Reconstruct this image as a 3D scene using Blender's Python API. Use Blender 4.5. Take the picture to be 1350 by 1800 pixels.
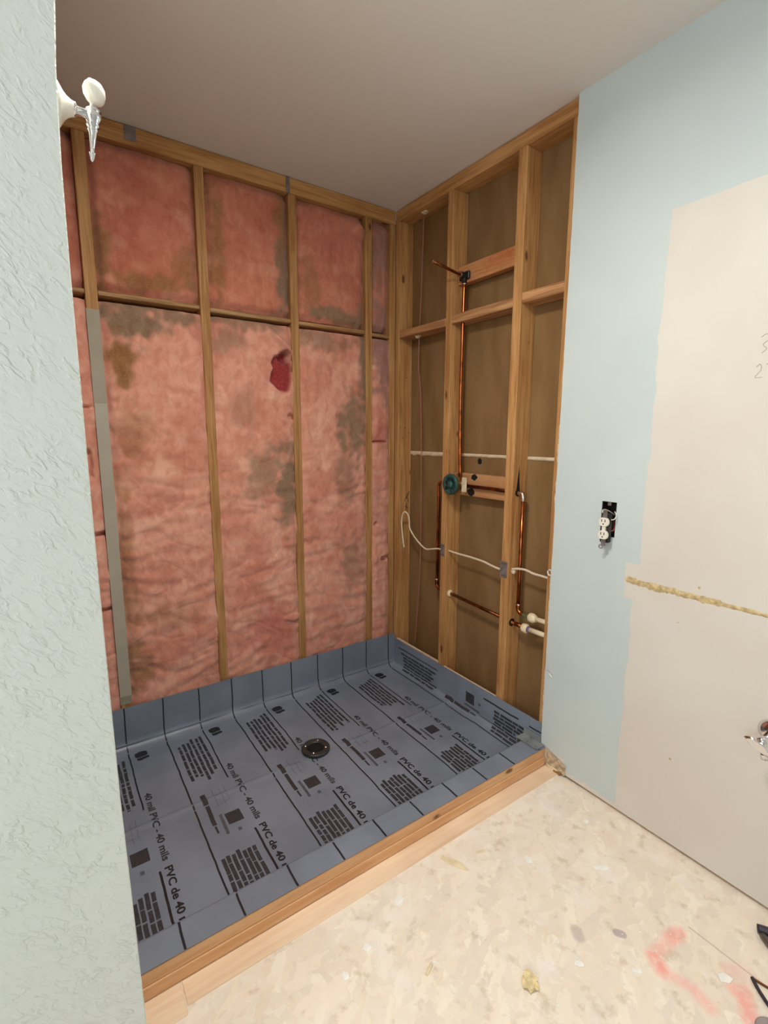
import bpy, bmesh, math, random
from mathutils import Vector, Matrix, noise

for o in list(bpy.data.objects):
    bpy.data.objects.remove(o)
SC = bpy.context.scene
COL = SC.collection
random.seed(7)

# ------------------------------------------------------------------ camera
YAW, PITCH, ROLL, FPX = 0.60600, -0.15810, 0.0036, 856.24
CAM_LOC = Vector((-1.5598, -2.1697, 1.3220))
fwd = Vector((math.sin(YAW) * math.cos(PITCH), math.cos(YAW) * math.cos(PITCH), math.sin(PITCH)))
rgt = Vector((math.cos(YAW), -math.sin(YAW), 0))
upv = rgt.cross(fwd)
r2 = rgt * math.cos(ROLL) + upv * math.sin(ROLL)
u2 = -rgt * math.sin(ROLL) + upv * math.cos(ROLL)
cam = bpy.data.cameras.new('camera')
camo = bpy.data.objects.new('camera', cam)
COL.objects.link(camo)
m = Matrix.Identity(4)
for i in range(3):
    m[i][0], m[i][1], m[i][2], m[i][3] = r2[i], u2[i], -fwd[i], CAM_LOC[i]
camo.matrix_world = m
cam.sensor_fit = 'HORIZONTAL'
cam.sensor_width = 36.0
cam.lens = FPX / 1350 * 36.0
cam.clip_start = 0.02
SC.camera = camo

# ------------------------------------------------------------------ world, lights, exposure
w = bpy.data.worlds.new('world')
SC.world = w
w.use_nodes = True
w.node_tree.nodes['Background'].inputs[0].default_value = (0.62, 0.78, 1.0, 1)
w.node_tree.nodes['Background'].inputs[1].default_value = 0.5
SC.view_settings.view_transform = 'Standard'
SC.view_settings.look = 'None'
SC.view_settings.gamma = 1.0
SC.view_settings.use_curve_mapping = False
SC.view_settings.exposure = 0.03
SC.cycles.use_light_tree = False
SC.cycles.max_bounces = 7


def area_light(name, loc, rot, sx, sy, power, col):
    l = bpy.data.lights.new(name, 'AREA')
    l.shape = 'RECTANGLE'
    l.size, l.size_y, l.energy, l.color = sx, sy, power, col
    o = bpy.data.objects.new(name, l)
    o.location = loc
    o.rotation_euler = rot
    COL.objects.link(o)
    return o


# daylight entering by the window in the wall left of the camera
area_light('window_daylight', (-2.79, -2.55, 1.45), (0, math.radians(-90), 0), 1.0, 1.1, 23, (0.94, 1.0, 1.03))
LAMP_LOC = (-1.22, -1.40, 2.44)       # ceiling lamp (built below), its own light in its builder
LAMP_POWER = 23

# ------------------------------------------------------------------ helpers
WL = {}       # world location of each object


def lin(c):
    return tuple(((v / 255) / 12.92 if v / 255 <= 0.04045 else ((v / 255 + 0.055) / 1.055) ** 2.4) for v in c)


def rgba(c):
    return lin(c) + (1.0,)


def link(o, parent, loc):
    COL.objects.link(o)
    o.location = loc
    WL[o.name] = Vector(loc)
    if parent is not None:
        o.parent = parent
        o.matrix_parent_inverse = Matrix.Translation(-WL[parent.name])
    return o


def tag(o, label=None, cat=None, group=None, kind=None):
    if label:
        o['label'] = label
    if cat:
        o['category'] = cat
    if group:
        o['group'] = group
    if kind:
        o['kind'] = kind
    return o


def empty(name, loc, parent=None):
    return link(bpy.data.objects.new(name, None), parent, loc)


class MB:
    """collects vertices and faces"""

    def __init__(s):
        s.v, s.f = [], []

    def add(s, vs, fs):
        n = len(s.v)
        s.v += [tuple(p) for p in vs]
        s.f += [tuple(i + n for i in f) for f in fs]
        return s

    def box(s, x0, x1, y0, y1, z0, z1):
        return s.add([(x0, y0, z0), (x1, y0, z0), (x1, y1, z0), (x0, y1, z0), (x0, y0, z1), (x1, y0, z1), (x1, y1, z1), (x0, y1, z1)],
                     [(3, 2, 1, 0), (4, 5, 6, 7), (0, 1, 5, 4), (1, 2, 6, 5), (2, 3, 7, 6), (3, 0, 4, 7)])

    def lathe(s, prof, p0, axis, seg=24, up=None):
        """prof: list of (distance along axis, radius)"""
        a = Vector(axis).normalized()
        h = Vector((0, 0, 1)) if abs(a.z) < .9 else Vector((1, 0, 0))
        e1 = a.cross(h).normalized()
        e2 = a.cross(e1)
        p0 = Vector(p0)
        vs, fs = [], []
        for d, r in prof:
            for k in range(seg):
                t = 2 * math.pi * k / seg
                vs.append(p0 + a * d + (e1 * math.cos(t) + e2 * math.sin(t)) * r)
        for i in range(len(prof) - 1):
            for k in range(seg):
                q = (k + 1) % seg
                fs.append((i * seg + k, (i + 1) * seg + k, (i + 1) * seg + q, i * seg + q))
        fs.append(tuple(range(seg)))
        fs.append(tuple((len(prof) - 1) * seg + k for k in reversed(range(seg))))
        return s.add(vs, fs)

    def tube(s, pts, r, seg=10, smooth=0):
        pts = [Vector(p) for p in pts]
        if smooth:
            out = []
            for i in range(len(pts) - 1):
                p0 = pts[max(i - 1, 0)]
                p1, p2 = pts[i], pts[i + 1]
                p3 = pts[min(i + 2, len(pts) - 1)]
                for k in range(smooth):
                    t = k / smooth
                    out.append(.5 * ((2 * p1) + (p2 - p0) * t + (2 * p0 - 5 * p1 + 4 * p2 - p3) * t * t + (3 * p1 - p0 - 3 * p2 + p3) * t ** 3))
            out.append(pts[-1])
            pts = out
        vs, fs = [], []
        e1 = None
        for i, p in enumerate(pts):
            a = (pts[min(i + 1, len(pts) - 1)] - pts[max(i - 1, 0)]).normalized()
            if e1 is None:
                h = Vector((0, 0, 1)) if abs(a.z) < .9 else Vector((1, 0, 0))
                e1 = a.cross(h).normalized()
            else:
                e1 = (e1 - a * e1.dot(a)).normalized()
            e2 = a.cross(e1)
            rr = r
            if isinstance(r, (list, tuple)):
                fr = i / max(1, len(pts) - 1) * (len(r) - 1)
                i0 = min(int(fr), len(r) - 2)
                rr = r[i0] + (r[i0 + 1] - r[i0]) * (fr - i0)
            for k in range(seg):
                t = 2 * math.pi * k / seg
                vs.append(p + (e1 * math.cos(t) + e2 * math.sin(t)) * rr)
        for i in range(len(pts) - 1):
            for k in range(seg):
                q = (k + 1) % seg
                fs.append((i * seg + k, i * seg + q, (i + 1) * seg + q, (i + 1) * seg + k))
        fs.append(tuple(reversed(range(seg))))
        fs.append(tuple((len(pts) - 1) * seg + k for k in range(seg)))
        return s.add(vs, fs)

    def ball(s, c, rx, ry, rz, nu=14, nv=9, wob=0, seed=0):
        vs, fs = [], []
        c = Vector(c)
        for j in range(nv + 1):
            ph = math.pi * j / nv
            for i in range(nu):
                th = 2 * math.pi * i / nu
                d = Vector((math.sin(ph) * math.cos(th), math.sin(ph) * math.sin(th), math.cos(ph)))
                k = 1 + wob * noise.noise(d * 1.7 + Vector((seed, seed * 2.1, 0)))
                vs.append(c + Vector((d.x * rx, d.y * ry, d.z * rz)) * k)
        for j in range(nv):
            for i in range(nu):
                q = (i + 1) % nu
                fs.append((j * nu + i, (j + 1) * nu + i, (j + 1) * nu + q, j * nu + q))
        return s.add(vs, fs)

    def prism(s, poly, z0, z1):
        """poly in xy, extruded in z"""
        n = len(poly)
        vs = [(x, y, z0) for x, y in poly] + [(x, y, z1) for x, y in poly]
        fs = [tuple(reversed(range(n))), tuple(range(n, 2 * n))]
        fs += [(i, (i + 1) % n, (i + 1) % n + n, i + n) for i in range(n)]
        return s.add(vs, fs)

    def build(s, name, mat, parent=None, smooth=False, bevel=0, segs=1, base=False, clean=False):
        xs, ys, zs = zip(*s.v)
        c = Vector(((min(xs) + max(xs)) / 2, (min(ys) + max(ys)) / 2, min(zs) if base else (min(zs) + max(zs)) / 2))
        me = bpy.data.meshes.new(name)
        me.from_pydata([Vector(p) - c for p in s.v], [], s.f)
        if bevel or clean:
            bm = bmesh.new()
            bm.from_mesh(me)
            if clean:
                bmesh.ops.remove_doubles(bm, verts=bm.verts, dist=1e-5)
                bmesh.ops.recalc_face_normals(bm, faces=bm.faces)
            if bevel:
                bmesh.ops.bevel(bm, geom=list(bm.edges), offset=bevel, segments=segs, affect='EDGES', profile=.6)
            bm.to_mesh(me)
            bm.free()
        if smooth:
            for p in me.polygons:
                p.use_smooth = True
        me.materials.append(mat)
        return link(bpy.data.objects.new(name, me), parent, c)


def box(name, x0, x1, y0, y1, z0, z1, mat, parent=None, bevel=0.0):
    return MB().box(x0, x1, y0, y1, z0, z1).build(name, mat, parent, bevel=bevel)


# ------------------------------------------------------------------ materials
class NT:
    def __init__(s, name):
        s.m = bpy.data.materials.new(name)
        s.m.use_nodes = True
        s.t = s.m.node_tree
        s.b = s.t.nodes['Principled BSDF']

    def n(s, typ, **kw):
        x = s.t.nodes.new(typ)
        for k, v in kw.items():
            setattr(x, k, v)
        return x

    def l(s, a, b):
        s.t.links.new(a, b)

    def val(s, inp, v):
        if hasattr(v, 'is_output') or isinstance(v, bpy.types.NodeSocket):
            s.l(v, inp)
        else:
            inp.default_value = v

    def math(s, op, a, b=0.0, c=0.0, clamp=False):
        x = s.n('ShaderNodeMath', operation=op, use_clamp=clamp)
        for i, v in enumerate((a, b, c)):
            s.val(x.inputs[i], v)
        return x.outputs[0]

    def mapr(s, v, a, b, c=0.0, d=1.0, smooth=True):
        x = s.n('ShaderNodeMapRange')
        if smooth:
            x.interpolation_type = 'SMOOTHSTEP'
        s.val(x.inputs[0], v)
        for i, q in enumerate((a, b, c, d)):
            x.inputs[i + 1].default_value = q
        return x.outputs[0]

    def mix(s, f, a, b):
        x = s.n('ShaderNodeMix', data_type='RGBA')
        s.val(x.inputs[0], f)
        for i, v in ((6, a), (7, b)):
            s.val(x.inputs[i], v if isinstance(v, bpy.types.NodeSocket) else rgba(v))
        return x.outputs[2]

    def mul(s, f, a, b):
        x = s.n('ShaderNodeMix', data_type='RGBA', blend_type='MULTIPLY')
        s.val(x.inputs[0], f)
        for i, v in ((6, a), (7, b)):
            s.val(x.inputs[i], v if isinstance(v, bpy.types.NodeSocket) else rgba(v))
        return x.outputs[2]

    def pos(s):
        return s.n('ShaderNodeNewGeometry').outputs['Position']

    def obj(s):
        return s.n('ShaderNodeTexCoord').outputs['Object']

    def sep(s, v):
        x = s.n('ShaderNodeSeparateXYZ')
        s.l(v, x.inputs[0])
        return x.outputs

    def mapping(s, v, scale=(1, 1, 1), rot=(0, 0, 0), loc=(0, 0, 0)):
        x = s.n('ShaderNodeMapping')
        s.l(v, x.inputs[0])
        s.val(x.inputs[1], loc)
        x.inputs[2].default_value = rot
        x.inputs[3].default_value = scale
        return x.outputs[0]

    def noise(s, v, scale, detail=4, rough=.5, dist=0.0, out=0):
        x = s.n('ShaderNodeTexNoise')
        s.l(v, x.inputs['Vector'])
        x.inputs['Scale'].default_value = scale
        x.inputs['Detail'].default_value = detail
        x.inputs['Roughness'].default_value = rough
        x.inputs['Distortion'].default_value = dist
        return x.outputs[out]

    def vor(s, v, scale, feature='F1', out='Distance', rnd=1.0):
        x = s.n('ShaderNodeTexVoronoi', feature=feature)
        s.l(v, x.inputs['Vector'])
        x.inputs['Scale'].default_value = scale
        x.inputs['Randomness'].default_value = rnd
        return x.outputs[out]

    def bump(s, h, strength, dist):
        x = s.n('ShaderNodeBump')
        s.l(h, x.inputs['Height'])
        x.inputs['Strength'].default_value = strength
        x.inputs['Distance'].default_value = dist
        s.l(x.outputs[0], s.b.inputs['Normal'])

    def fin(s, col=None, rough=.6, metal=0.0, spec=.5, **kw):
        if col is not None:
            s.val(s.b.inputs['Base Color'], col if isinstance(col, bpy.types.NodeSocket) else rgba(col))
        s.val(s.b.inputs['Roughness'], rough)
        s.b.inputs['Metallic'].default_value = metal
        s.b.inputs['Specular IOR Level'].default_value = spec
        for k, v in kw.items():
            s.val(s.b.inputs[k.replace('_', ' ')], v)
        return s.m


def simple(name, col, rough=.5, metal=0.0, spec=.5, var=.12, scale=25, **kw):
    t = NT(name)
    p = t.obj()
    n = t.noise(p, scale, 3)
    c2 = tuple(v * (1 - var) for v in col)
    return t.fin(t.mix(t.mapr(n, .3, .7), c2, col), rough, metal, spec, **kw)


def wood(name, a, b, axis, knots=True, grain=1.0, stain=None):
    """a light, b dark; axis = long direction in local coordinates"""
    t = NT(name)
    oi = t.n('ShaderNodeObjectInfo')
    off = t.n('ShaderNodeCombineXYZ')
    t.l(t.math('MULTIPLY', oi.outputs['Random'], 37.0), off.inputs[0])
    t.l(t.math('MULTIPLY', oi.outputs['Random'], 11.0), off.inputs[1])
    t.l(t.math('MULTIPLY', oi.outputs['Random'], 23.0), off.inputs[2])
    p = t.mapping(t.obj(), loc=off.outputs[0])
    sc = [1, 1, 1]
    sc[axis] = .05
    lo = t.mapping(p, scale=tuple(sc))
    n1 = t.noise(lo, 45 * grain, 3, .6, .6)
    n2 = t.noise(lo, 160 * grain, 2, .6)
    n3 = t.noise(p, 3.5, 2)
    f = t.math('ADD', t.math('MULTIPLY', n1, .65), t.math('MULTIPLY', n2, .35))
    col = t.mix(t.mapr(f, .38, .64), a, b)
    col = t.mul(t.mapr(n3, .35, .75, 0, .35), col, (200, 160, 120))
    hs = t.n('ShaderNodeHueSaturation')
    t.l(col, hs.inputs['Color'])
    t.l(t.mapr(oi.outputs['Random'], 0, 1, .88, 1.1, False), hs.inputs['Value'])
    col = hs.outputs[0]
    if knots:
        ks = [1, 1, 1]
        ks[axis] = .45
        kv = t.vor(t.mapping(p, scale=tuple(ks)), 8.5)
        kv = t.math('ADD', kv, t.math('MULTIPLY', t.noise(p, 60, 2), .05))
        col = t.mix(t.mapr(kv, .07, .13, .8, 0), col, (70, 38, 16))
    if stain:
        col = t.mix(t.math('MULTIPLY', t.mapr(t.noise(p, 9, 4, .6), .5, .68), .6), col, stain)
    t.bump(n2, .18, .002)
    return t.fin(col, .62, 0, .3)


W_A, W_B = (198, 153, 100), (164, 117, 68)
M = {}
for ax, nm in ((0, 'x'), (1, 'y'), (2, 'z')):
    M['stud_' + nm] = wood('framing_lumber_' + nm, W_A, W_B, ax)
M['fresh_x'] = wood('fresh_lumber_x', (224, 182, 140), (212, 162, 116), 0)
M['fresh_y'] = wood('fresh_lumber_y', (206, 158, 112), (186, 132, 86), 1, stain=None)
M['stained_y'] = wood('flux_stained_lumber', (192, 140, 94), (170, 110, 68), 1, knots=False, stain=(180, 92, 58))
M['rough_x'] = wood('rough_blocking_x', (196, 160, 112), (140, 100, 62), 0, knots=False, grain=.8)
M['rough_y'] = wood('rough_blocking_y', (204, 158, 112), (150, 104, 66), 1, knots=False, grain=.8)
M['pale_x'] = wood('pale_pine_plank', (240, 216, 188), (232, 202, 170), 0, knots=False)

# ceiling
t = NT('ceiling_paint')
p = t.pos()
t.bump(t.noise(p, 70, 1), .06, .002)
M['ceiling'] = t.fin((224, 219, 213), .9, 0, .2)

# knock-down texture of the near wall
t = NT('textured_wall_paint')
p = t.pos()
wp = t.mapping(t.mapping(p, rot=(0, -.85, 0)), scale=(.6, 1, 1.35))
a = t.noise(wp, 105, 3, .5, .7)
b = t.noise(p, 420, 2, .6)
k = t.mapr(t.noise(p, 16, 2), .35, .62, .35, 1)
h = t.math('ADD', t.math('MULTIPLY', t.mapr(a, .44, .68), k), t.math('MULTIPLY', b, .15))
t.bump(h, .55, .0024)
M['textured'] = t.fin((214, 219, 214), .55, 0, .35)

# blue grey paint with the unpainted patch (old mirror and vanity outline) on the right wall
t = NT('right_wall_paint')
p = t.pos()
X, Y, Z = t.sep(p)
en = t.math('MULTIPLY', t.math('SUBTRACT', t.noise(p, 22, 5, .65), .5), .022)
en2 = t.math('MULTIPLY', t.math('SUBTRACT', t.noise(p, 6, 2), .5), .03)
e = t.math('ADD', en, en2)
yy = t.math('ADD', Y, e)
# outline: Y < edge(z)
edge_hi = t.math('LESS_THAN', yy, -1.378)
edge_lo = t.math('LESS_THAN', yy, -1.366)
tabm = t.math('MULTIPLY', t.math('LESS_THAN', yy, -1.334), t.math('MULTIPLY', t.math('GREATER_THAN', Z, .785), t.math('LESS_THAN', Z, .905)))
zt = t.math('ADD', Z, t.math('MULTIPLY', e, .35))
top = t.math('LESS_THAN', zt, 1.972)
low = t.math('LESS_THAN', Z, .80)
body = t.math('MULTIPLY', t.math('MAXIMUM', t.math('MULTIPLY', edge_lo, low), edge_hi), top)
# paint missing along the bottom edge next to the curb (torn paper)
bot = t.math('LESS_THAN', t.math('ADD', Z, t.math('MULTIPLY', t.math('SUBTRACT', t.noise(p, 30, 5, .7), .5), .05)),
             t.math('ADD', .030, t.math('MULTIPLY', t.math('MULTIPLY', t.math('GREATER_THAN', Y, -1.155), t.math('LESS_THAN', Y, -1.04)), .045)))
mask = t.math('MAXIMUM', t.math('MAXIMUM', body, tabm), bot)
blue = t.mix(t.mapr(t.noise(p, 3, 2), .3, .7), (196, 208, 209), (202, 213, 212))
scuff = t.math('MULTIPLY', t.mapr(t.noise(t.mapping(p, scale=(1, .35, 3)), 16, 5, .6), .70, .78), .35)
blue = t.mix(scuff, blue, (150, 158, 160))
beige = t.mix(t.mapr(t.noise(p, 2.2, 3), .35, .65), (220, 217, 208), (216, 208, 199))
beige = t.mix(t.math('MULTIPLY', t.mapr(t.noise(t.mapping(p, scale=(1, 1.4, .6)), 12, 6, .65), .66, .76), .25), beige, (186, 172, 156))
t.bump(t.noise(p, 120, 2), .05, .002)
M['rightwall'] = t.fin(t.mix(mask, blue, beige), .6, 0, .3)

# gypsum board core / brown back paper
t = NT('gypsum_back_paper')
p = t.pos()
n = t.noise(t.mapping(p, scale=(1, 1, .3)), 10, 4)
c = t.mix(t.mapr(n, .3, .7), (140, 110, 74), (126, 96, 60))
M['backpaper'] = t.fin(c, .85, 0, .15)
M['compound'] = simple('joint_compound', (226, 206, 176), .8)
M['gypsum'] = simple('torn_gypsum_edge', (214, 190, 158), .9, var=.25, scale=60)
M['sheathing'] = simple('wall_sheathing', (110, 84, 56), .9)
M['plainwall'] = simple('painted_drywall', (205, 208, 205), .7, var=.03, scale=4)

# OSB subfloor
t = NT('strand_board_subfloor')
p = t.pos()
col = t.mix(t.mapr(t.noise(p, 5, 4), .35, .65), (244, 233, 218), (237, 224, 207))
for i, (ang, sc, ca, cb) in enumerate(((.35, 44, (250, 240, 224), (236, 220, 200)), (1.25, 40, (248, 238, 224), (232, 218, 202)),
                                       (2.3, 52, (252, 243, 226), (238, 222, 200)), (2.9, 34, (248, 234, 216), (232, 220, 206)))):
    q = t.mapping(p, rot=(0, 0, ang), loc=(i * 3.1, i * 1.7, 0))
    q = t.mapping(q, scale=(.30, 1, 1))
    vn = t.n('ShaderNodeTexVoronoi', feature='F1')
    dist = t.n('ShaderNodeVectorMath', operation='ADD')
    dn = t.n('ShaderNodeVectorMath', operation='SCALE')
    t.l(t.noise(p, 26, 3, out=1), dn.inputs[0])
    dn.inputs['Scale'].default_value = .035
    t.l(q, dist.inputs[0])
    t.l(dn.outputs[0], dist.inputs[1])
    t.l(dist.outputs[0], vn.inputs['Vector'])
    vn.inputs['Scale'].default_value = sc
    cs = t.sep(vn.outputs['Color'])
    flake = t.mix(cs[1], ca, cb)
    sel = t.mapr(cs[0], .52, .60, 0, .75)
    col = t.mix(sel, col, flake)
# plaster dust and compound smears, mottled
sm = t.math('MULTIPLY', t.mapr(t.noise(p, 7, 6, .62), .50, .66), .6)
col = t.mix(sm, col, (246, 240, 232))
sp = t.mapr(t.vor(p, 38), .05, .10, .75, 0)
sp = t.math('MULTIPLY', sp, t.mapr(t.noise(p, 11, 2), .52, .6))
col = t.mix(sp, col, (250, 244, 228))
dk = t.math('MULTIPLY', t.mapr(t.noise(p, 19, 5, .6), .56, .70), .42)
col = t.mix(dk, col, (190, 166, 138))
# grey smudge spots and the pink marking paint: capsules in floor coordinates
PX, PY, PZ = t.sep(p)


def seg_mask(t, a, b, r, soft):
    ax, ay = a
    bx, by = b
    dx, dy = bx - ax, by - ay
    L2 = dx * dx + dy * dy + 1e-9
    u = t.math('ADD', t.math('MULTIPLY', t.math('SUBTRACT', PX, ax), dx / L2), t.math('MULTIPLY', t.math('SUBTRACT', PY, ay), dy / L2), clamp=True)
    ex = t.math('SUBTRACT', t.math('SUBTRACT', PX, ax), t.math('MULTIPLY', u, dx))
    ey = t.math('SUBTRACT', t.math('SUBTRACT', PY, ay), t.math('MULTIPLY', u, dy))
    d = t.math('SQRT', t.math('ADD', t.math('MULTIPLY', ex, ex), t.math('MULTIPLY', ey, ey)))
    return t.mapr(d, r, r + soft, 1, 0)


pk = None
for a, b, r, st in (((-.270, -1.705), (-.300, -1.700), .014, .8), ((-.300, -1.700), (-.385, -1.698), .007, .6), ((-.385, -1.700), (-.402, -1.728), .011, 1),
                    ((-.402, -1.728), (-.385, -1.775), .006, .6), ((-.383, -1.793), (-.392, -1.830), .005, .6),
                    ((-.252, -1.829), (-.262, -1.822), .012, .35), ((-.290, -1.862), (-.300, -1.850), .014, .7), ((-.300, -1.866), (-.345, -1.897), .011, .9), ((-.29, -1.86), (-.24, -1.845), .02, .25)):
    mk_ = t.math('MULTIPLY', seg_mask(t, a, b, r * .55, .024), st)
    pk = mk_ if pk is None else t.math('MAXIMUM', pk, mk_)
pk = t.math('MULTIPLY', pk, t.mapr(t.noise(p, 60, 3), .25, .55, .32, .66))
col = t.mix(pk, col, (255, 148, 138))
gs = seg_mask(t, (-.405, -1.612), (-.398, -1.622), .008, .006)
gs2 = t.math('MULTIPLY', seg_mask(t, (-.49, -1.545), (-.50, -1.56), .010, .01), .6)
col = t.mix(t.math('MULTIPLY', t.math('MAXIMUM', gs, gs2), .7), col, (172, 158, 160))
seam = t.math('MULTIPLY', seg_mask(t, (-.2290, -1.715), (-.2330, -2.3), .0006, .003), .40)
col = t.mix(seam, col, (150, 122, 96))
t.bump(t.noise(p, 60, 3, .6), .25, .002)
M['osb'] = t.fin(col, .72, 0, .3)

# shower pan liner (PVC) and its print
t = NT('grey_pvc_sheet')
p = t.pos()
c = t.mix(t.mapr(t.noise(p, 4, 3), .35, .65), (120, 129, 143), (132, 142, 157))
t.bump(t.noise(p, 9, 2), .12, .006)
M['liner'] = t.fin(c, t.mapr(t.noise(p, 14, 4), .3, .7, .30, .42), 0, .5)
M['print'] = simple('black_print', (34, 34, 38), .4, var=.1)
M['print_mid'] = simple('grey_print', (62, 63, 68), .42, var=.25, scale=120)
M['print_faint'] = simple('faint_print', (92, 97, 104), .42)

# insulation: albedo from the mesh attribute, fibrous bump
t = NT('pink_fibreglass')
at = t.n('ShaderNodeVertexColor', layer_name='Col')
p = t.pos()
f1 = t.noise(t.mapping(p, scale=(1, 1, .7)), 28, 3, .55, .8)
f2 = t.noise(p, 300, 2, .6)
col = t.mul(t.mapr(f1, .35, .68, 0, .45), at.outputs[0], (226, 184, 170))
col = t.mix(t.math('MULTIPLY', t.mapr(f2, .5, .7), .18), col, (240, 190, 170))
t.bump(t.math('ADD', f1, t.math('MULTIPLY', f2, .12)), .40, .008)
M['pink'] = t.fin(col, 1.0, 0, .05, Sheen_Weight=.25, Sheen_Roughness=.6)

M['copper'] = simple('copper', (205, 120, 70), .26, 1.0, var=.35, scale=18)
M['copper_old'] = simple('tarnished_copper', (150, 84, 48), .38, 1.0, var=.4, scale=30)
M['brass'] = simple('brass', (196, 168, 110), .35, 1.0, var=.25)
M['solder'] = simple('solder_bright', (226, 214, 200), .25, 1.0)
M['cpvc'] = simple('cream_cpvc', (238, 222, 186), .4, var=.05)
M['green_fitting'] = simple('verdigris_fitting', (118, 128, 84), .5, .6)
M['purple'] = simple('purple_primer', (120, 100, 140), .5)
M['guard'] = simple('green_plastic', (40, 84, 78), .45, var=.2)
M['blackplastic'] = simple('black_plastic', (26, 25, 25), .4)
M['drain'] = simple('dark_grey_abs', (58, 56, 54), .38, var=.2)
M['hole'] = simple('soot_black', (12, 11, 10), .9)
M['chrome'] = simple('chrome', (224, 224, 226), .08, 1.0, var=.02)
M['ceramic'] = simple('white_ceramic', (236, 233, 222), .15, 0, .6, var=.02, Coat_Weight=.5)
M['receptacle'] = simple('white_nylon', (236, 232, 218), .35, var=.03)
M['steel'] = simple('galvanised_steel', (140, 132, 130), .5, .35, var=.2)
M['boxsteel'] = simple('dark_box_steel', (74, 68, 62), .5, .7, var=.4)
M['whitewire'] = simple('white_cable_sheath', (226, 212, 184), .5, var=.06)
M['pinkwire'] = simple('thin_pink_wire', (176, 112, 108), .5)
M['foam'] = simple('cream_foam', (220, 200, 164), .9, var=.15, scale=80)
M['clear'] = simple('clear_plastic_dam', (205, 212, 212), .12, 0, .6, Transmission_Weight=.65, IOR=1.4)
M['ridge'] = simple('yellow_adhesive', (220, 195, 146), .85, var=.22, scale=70)
M['paperflap'] = simple('torn_white_paper', (232, 232, 226), .8)
M['greystrip'] = simple('pale_grey_primer', (178, 172, 156), .7, var=.06, scale=6)
M['woodchip'] = simple('pale_wood_chip', (244, 226, 188), .8, var=.1)
M['plasterchip'] = simple('white_plaster', (253, 251, 244), .9, var=.05)
M['sponge'] = simple('yellow_foam_scrap', (244, 224, 172), .9, var=.15, scale=60)
M['darktool'] = simple('dark_violet_rubber', (52, 46, 58), .45)
M['greytool'] = simple('worn_grey_metal', (120, 114, 104), .4, .7)
M['pencil'] = simple('pencil_mark', (168, 160, 150), .8)
M['marker'] = simple('black_marker', (70, 48, 30), .8)
t = NT('lamp_glass')
t.b.inputs['Emission Color'].default_value = (1.0, .92, .80, 1)
t.b.inputs['Emission Strength'].default_value = 2.0
M['lampglass'] = t.fin((250, 246, 238), .4)
t = NT('window_glass')
M['glass'] = t.fin((235, 245, 250), .02, 0, .5, Transmission_Weight=1.0, IOR=1.02)
M['whitetrim'] = simple('white_trim', (228, 228, 224), .4, var=.03)

# ------------------------------------------------------------------ room shell
H = 2.44
SF = 0.0127           # right wall: stud face plane behind the board
XL = -1.511           # near wall end
YN = -1.500           # near wall face
YD = -1.047           # where the wall board of the right wall stops
YB = -3.50            # wall behind the camera
XO = -2.75            # far left wall of the room

floor = empty('floor', (-1.3, -1.7, 0))
tag(floor, kind='structure')
box('subfloor', XO, SF + .1, YB - .1, .10, -.03, 0, M['osb'], floor)
# pale plank let in along the curb
q = MB().box(-1.3965, -.003, -1.1365, -1.0745, -.01, .0035)
q.build('plank', M['pale_x'], floor, bevel=.0015)
q = MB().box(-1.75, -1.3990, -1.155, -1.0745, -.01, .003)
q.build('plank', M['pale_x'], floor, bevel=.0015)

c = box('ceiling', XO - .1, SF + .1, YB - .1, .10, H, H + .03, M['ceiling'])
tag(c, kind='structure')

# ---- back wall
wb = empty('wall_back', (-.75, .045, 0))
tag(wb, kind='structure')
box('sheathing', XO, SF + .1, .091, .103, 0, H, M['sheathing'], wb)
STUDS = [(-1.388, -1.348), (-.979, -.941), (-.577, -.539), (-.172, -.134), (-.024, .012)]
for x0, x1 in STUDS:
    box('stud', x0, x1, 0, .089, .04, 2.372, M['stud_z'], wb, bevel=.002)
box('bottom_plate', -1.524, SF, .001, .089, .0, .038, M['stud_x'], wb)
box('top_plate', -1.524, SF, 0, .089, 2.373, 2.438, M['stud_x'], wb, bevel=.002)
edges = [-1.524] + [v for s_ in STUDS for v in s_]
for i in range(5):
    a, b = (edges[2 * i], edges[2 * i + 1])
    dz = (.0, .003, -.002, -.004, -.01)[i]
    box('blocking', a + .001, b - .001, .001 + .004 * (i % 2), .089, 1.826 + dz, 1.844 + dz, M['rough_x'], wb, bevel=.003)
# pale painted strip on the leftmost visible stud
g = MB().box(-1.3900, -1.3470, -.0022, -.0004, 1.436, 1.775)
g.build('painted_strip', simple('weathered_grey_primer', (166, 158, 140), .7, var=.05, scale=6), wb)
g = MB().box(-1.3895, -1.3465, -.0022, -.0004, .235, 1.4355)
tag(g.build('painted_strip', M['greystrip'], wb), 'pale grey painted strip on the stud')
g = MB().box(-1.3905, -1.3480, -.0020, -.0004, .200, .2345)
g.build('painted_strip', simple('grey_green_primer', (150, 148, 128), .7, var=.08), wb)
# grey strap ties over the top plate
for i, (xx, lab) in enumerate(((-1.20, 'grey metal strap tie on the top plate near the white hook'), (-.578, 'grey metal strap tie on the top plate above the middle stud'))):
    r = MB().box(xx - .020, xx + .020, -.002, -.0005, 2.388, 2.436) if i == 0 else MB().box(xx - .009, xx + .009, -.002, -.0005, 2.372, 2.438)
    r.build('strap_tie', M['steel'])
    o = bpy.data.objects['strap_tie' if i == 0 else 'strap_tie.001']
    tag(o, lab, 'strap tie', 'strap ties on the top plate')

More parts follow.
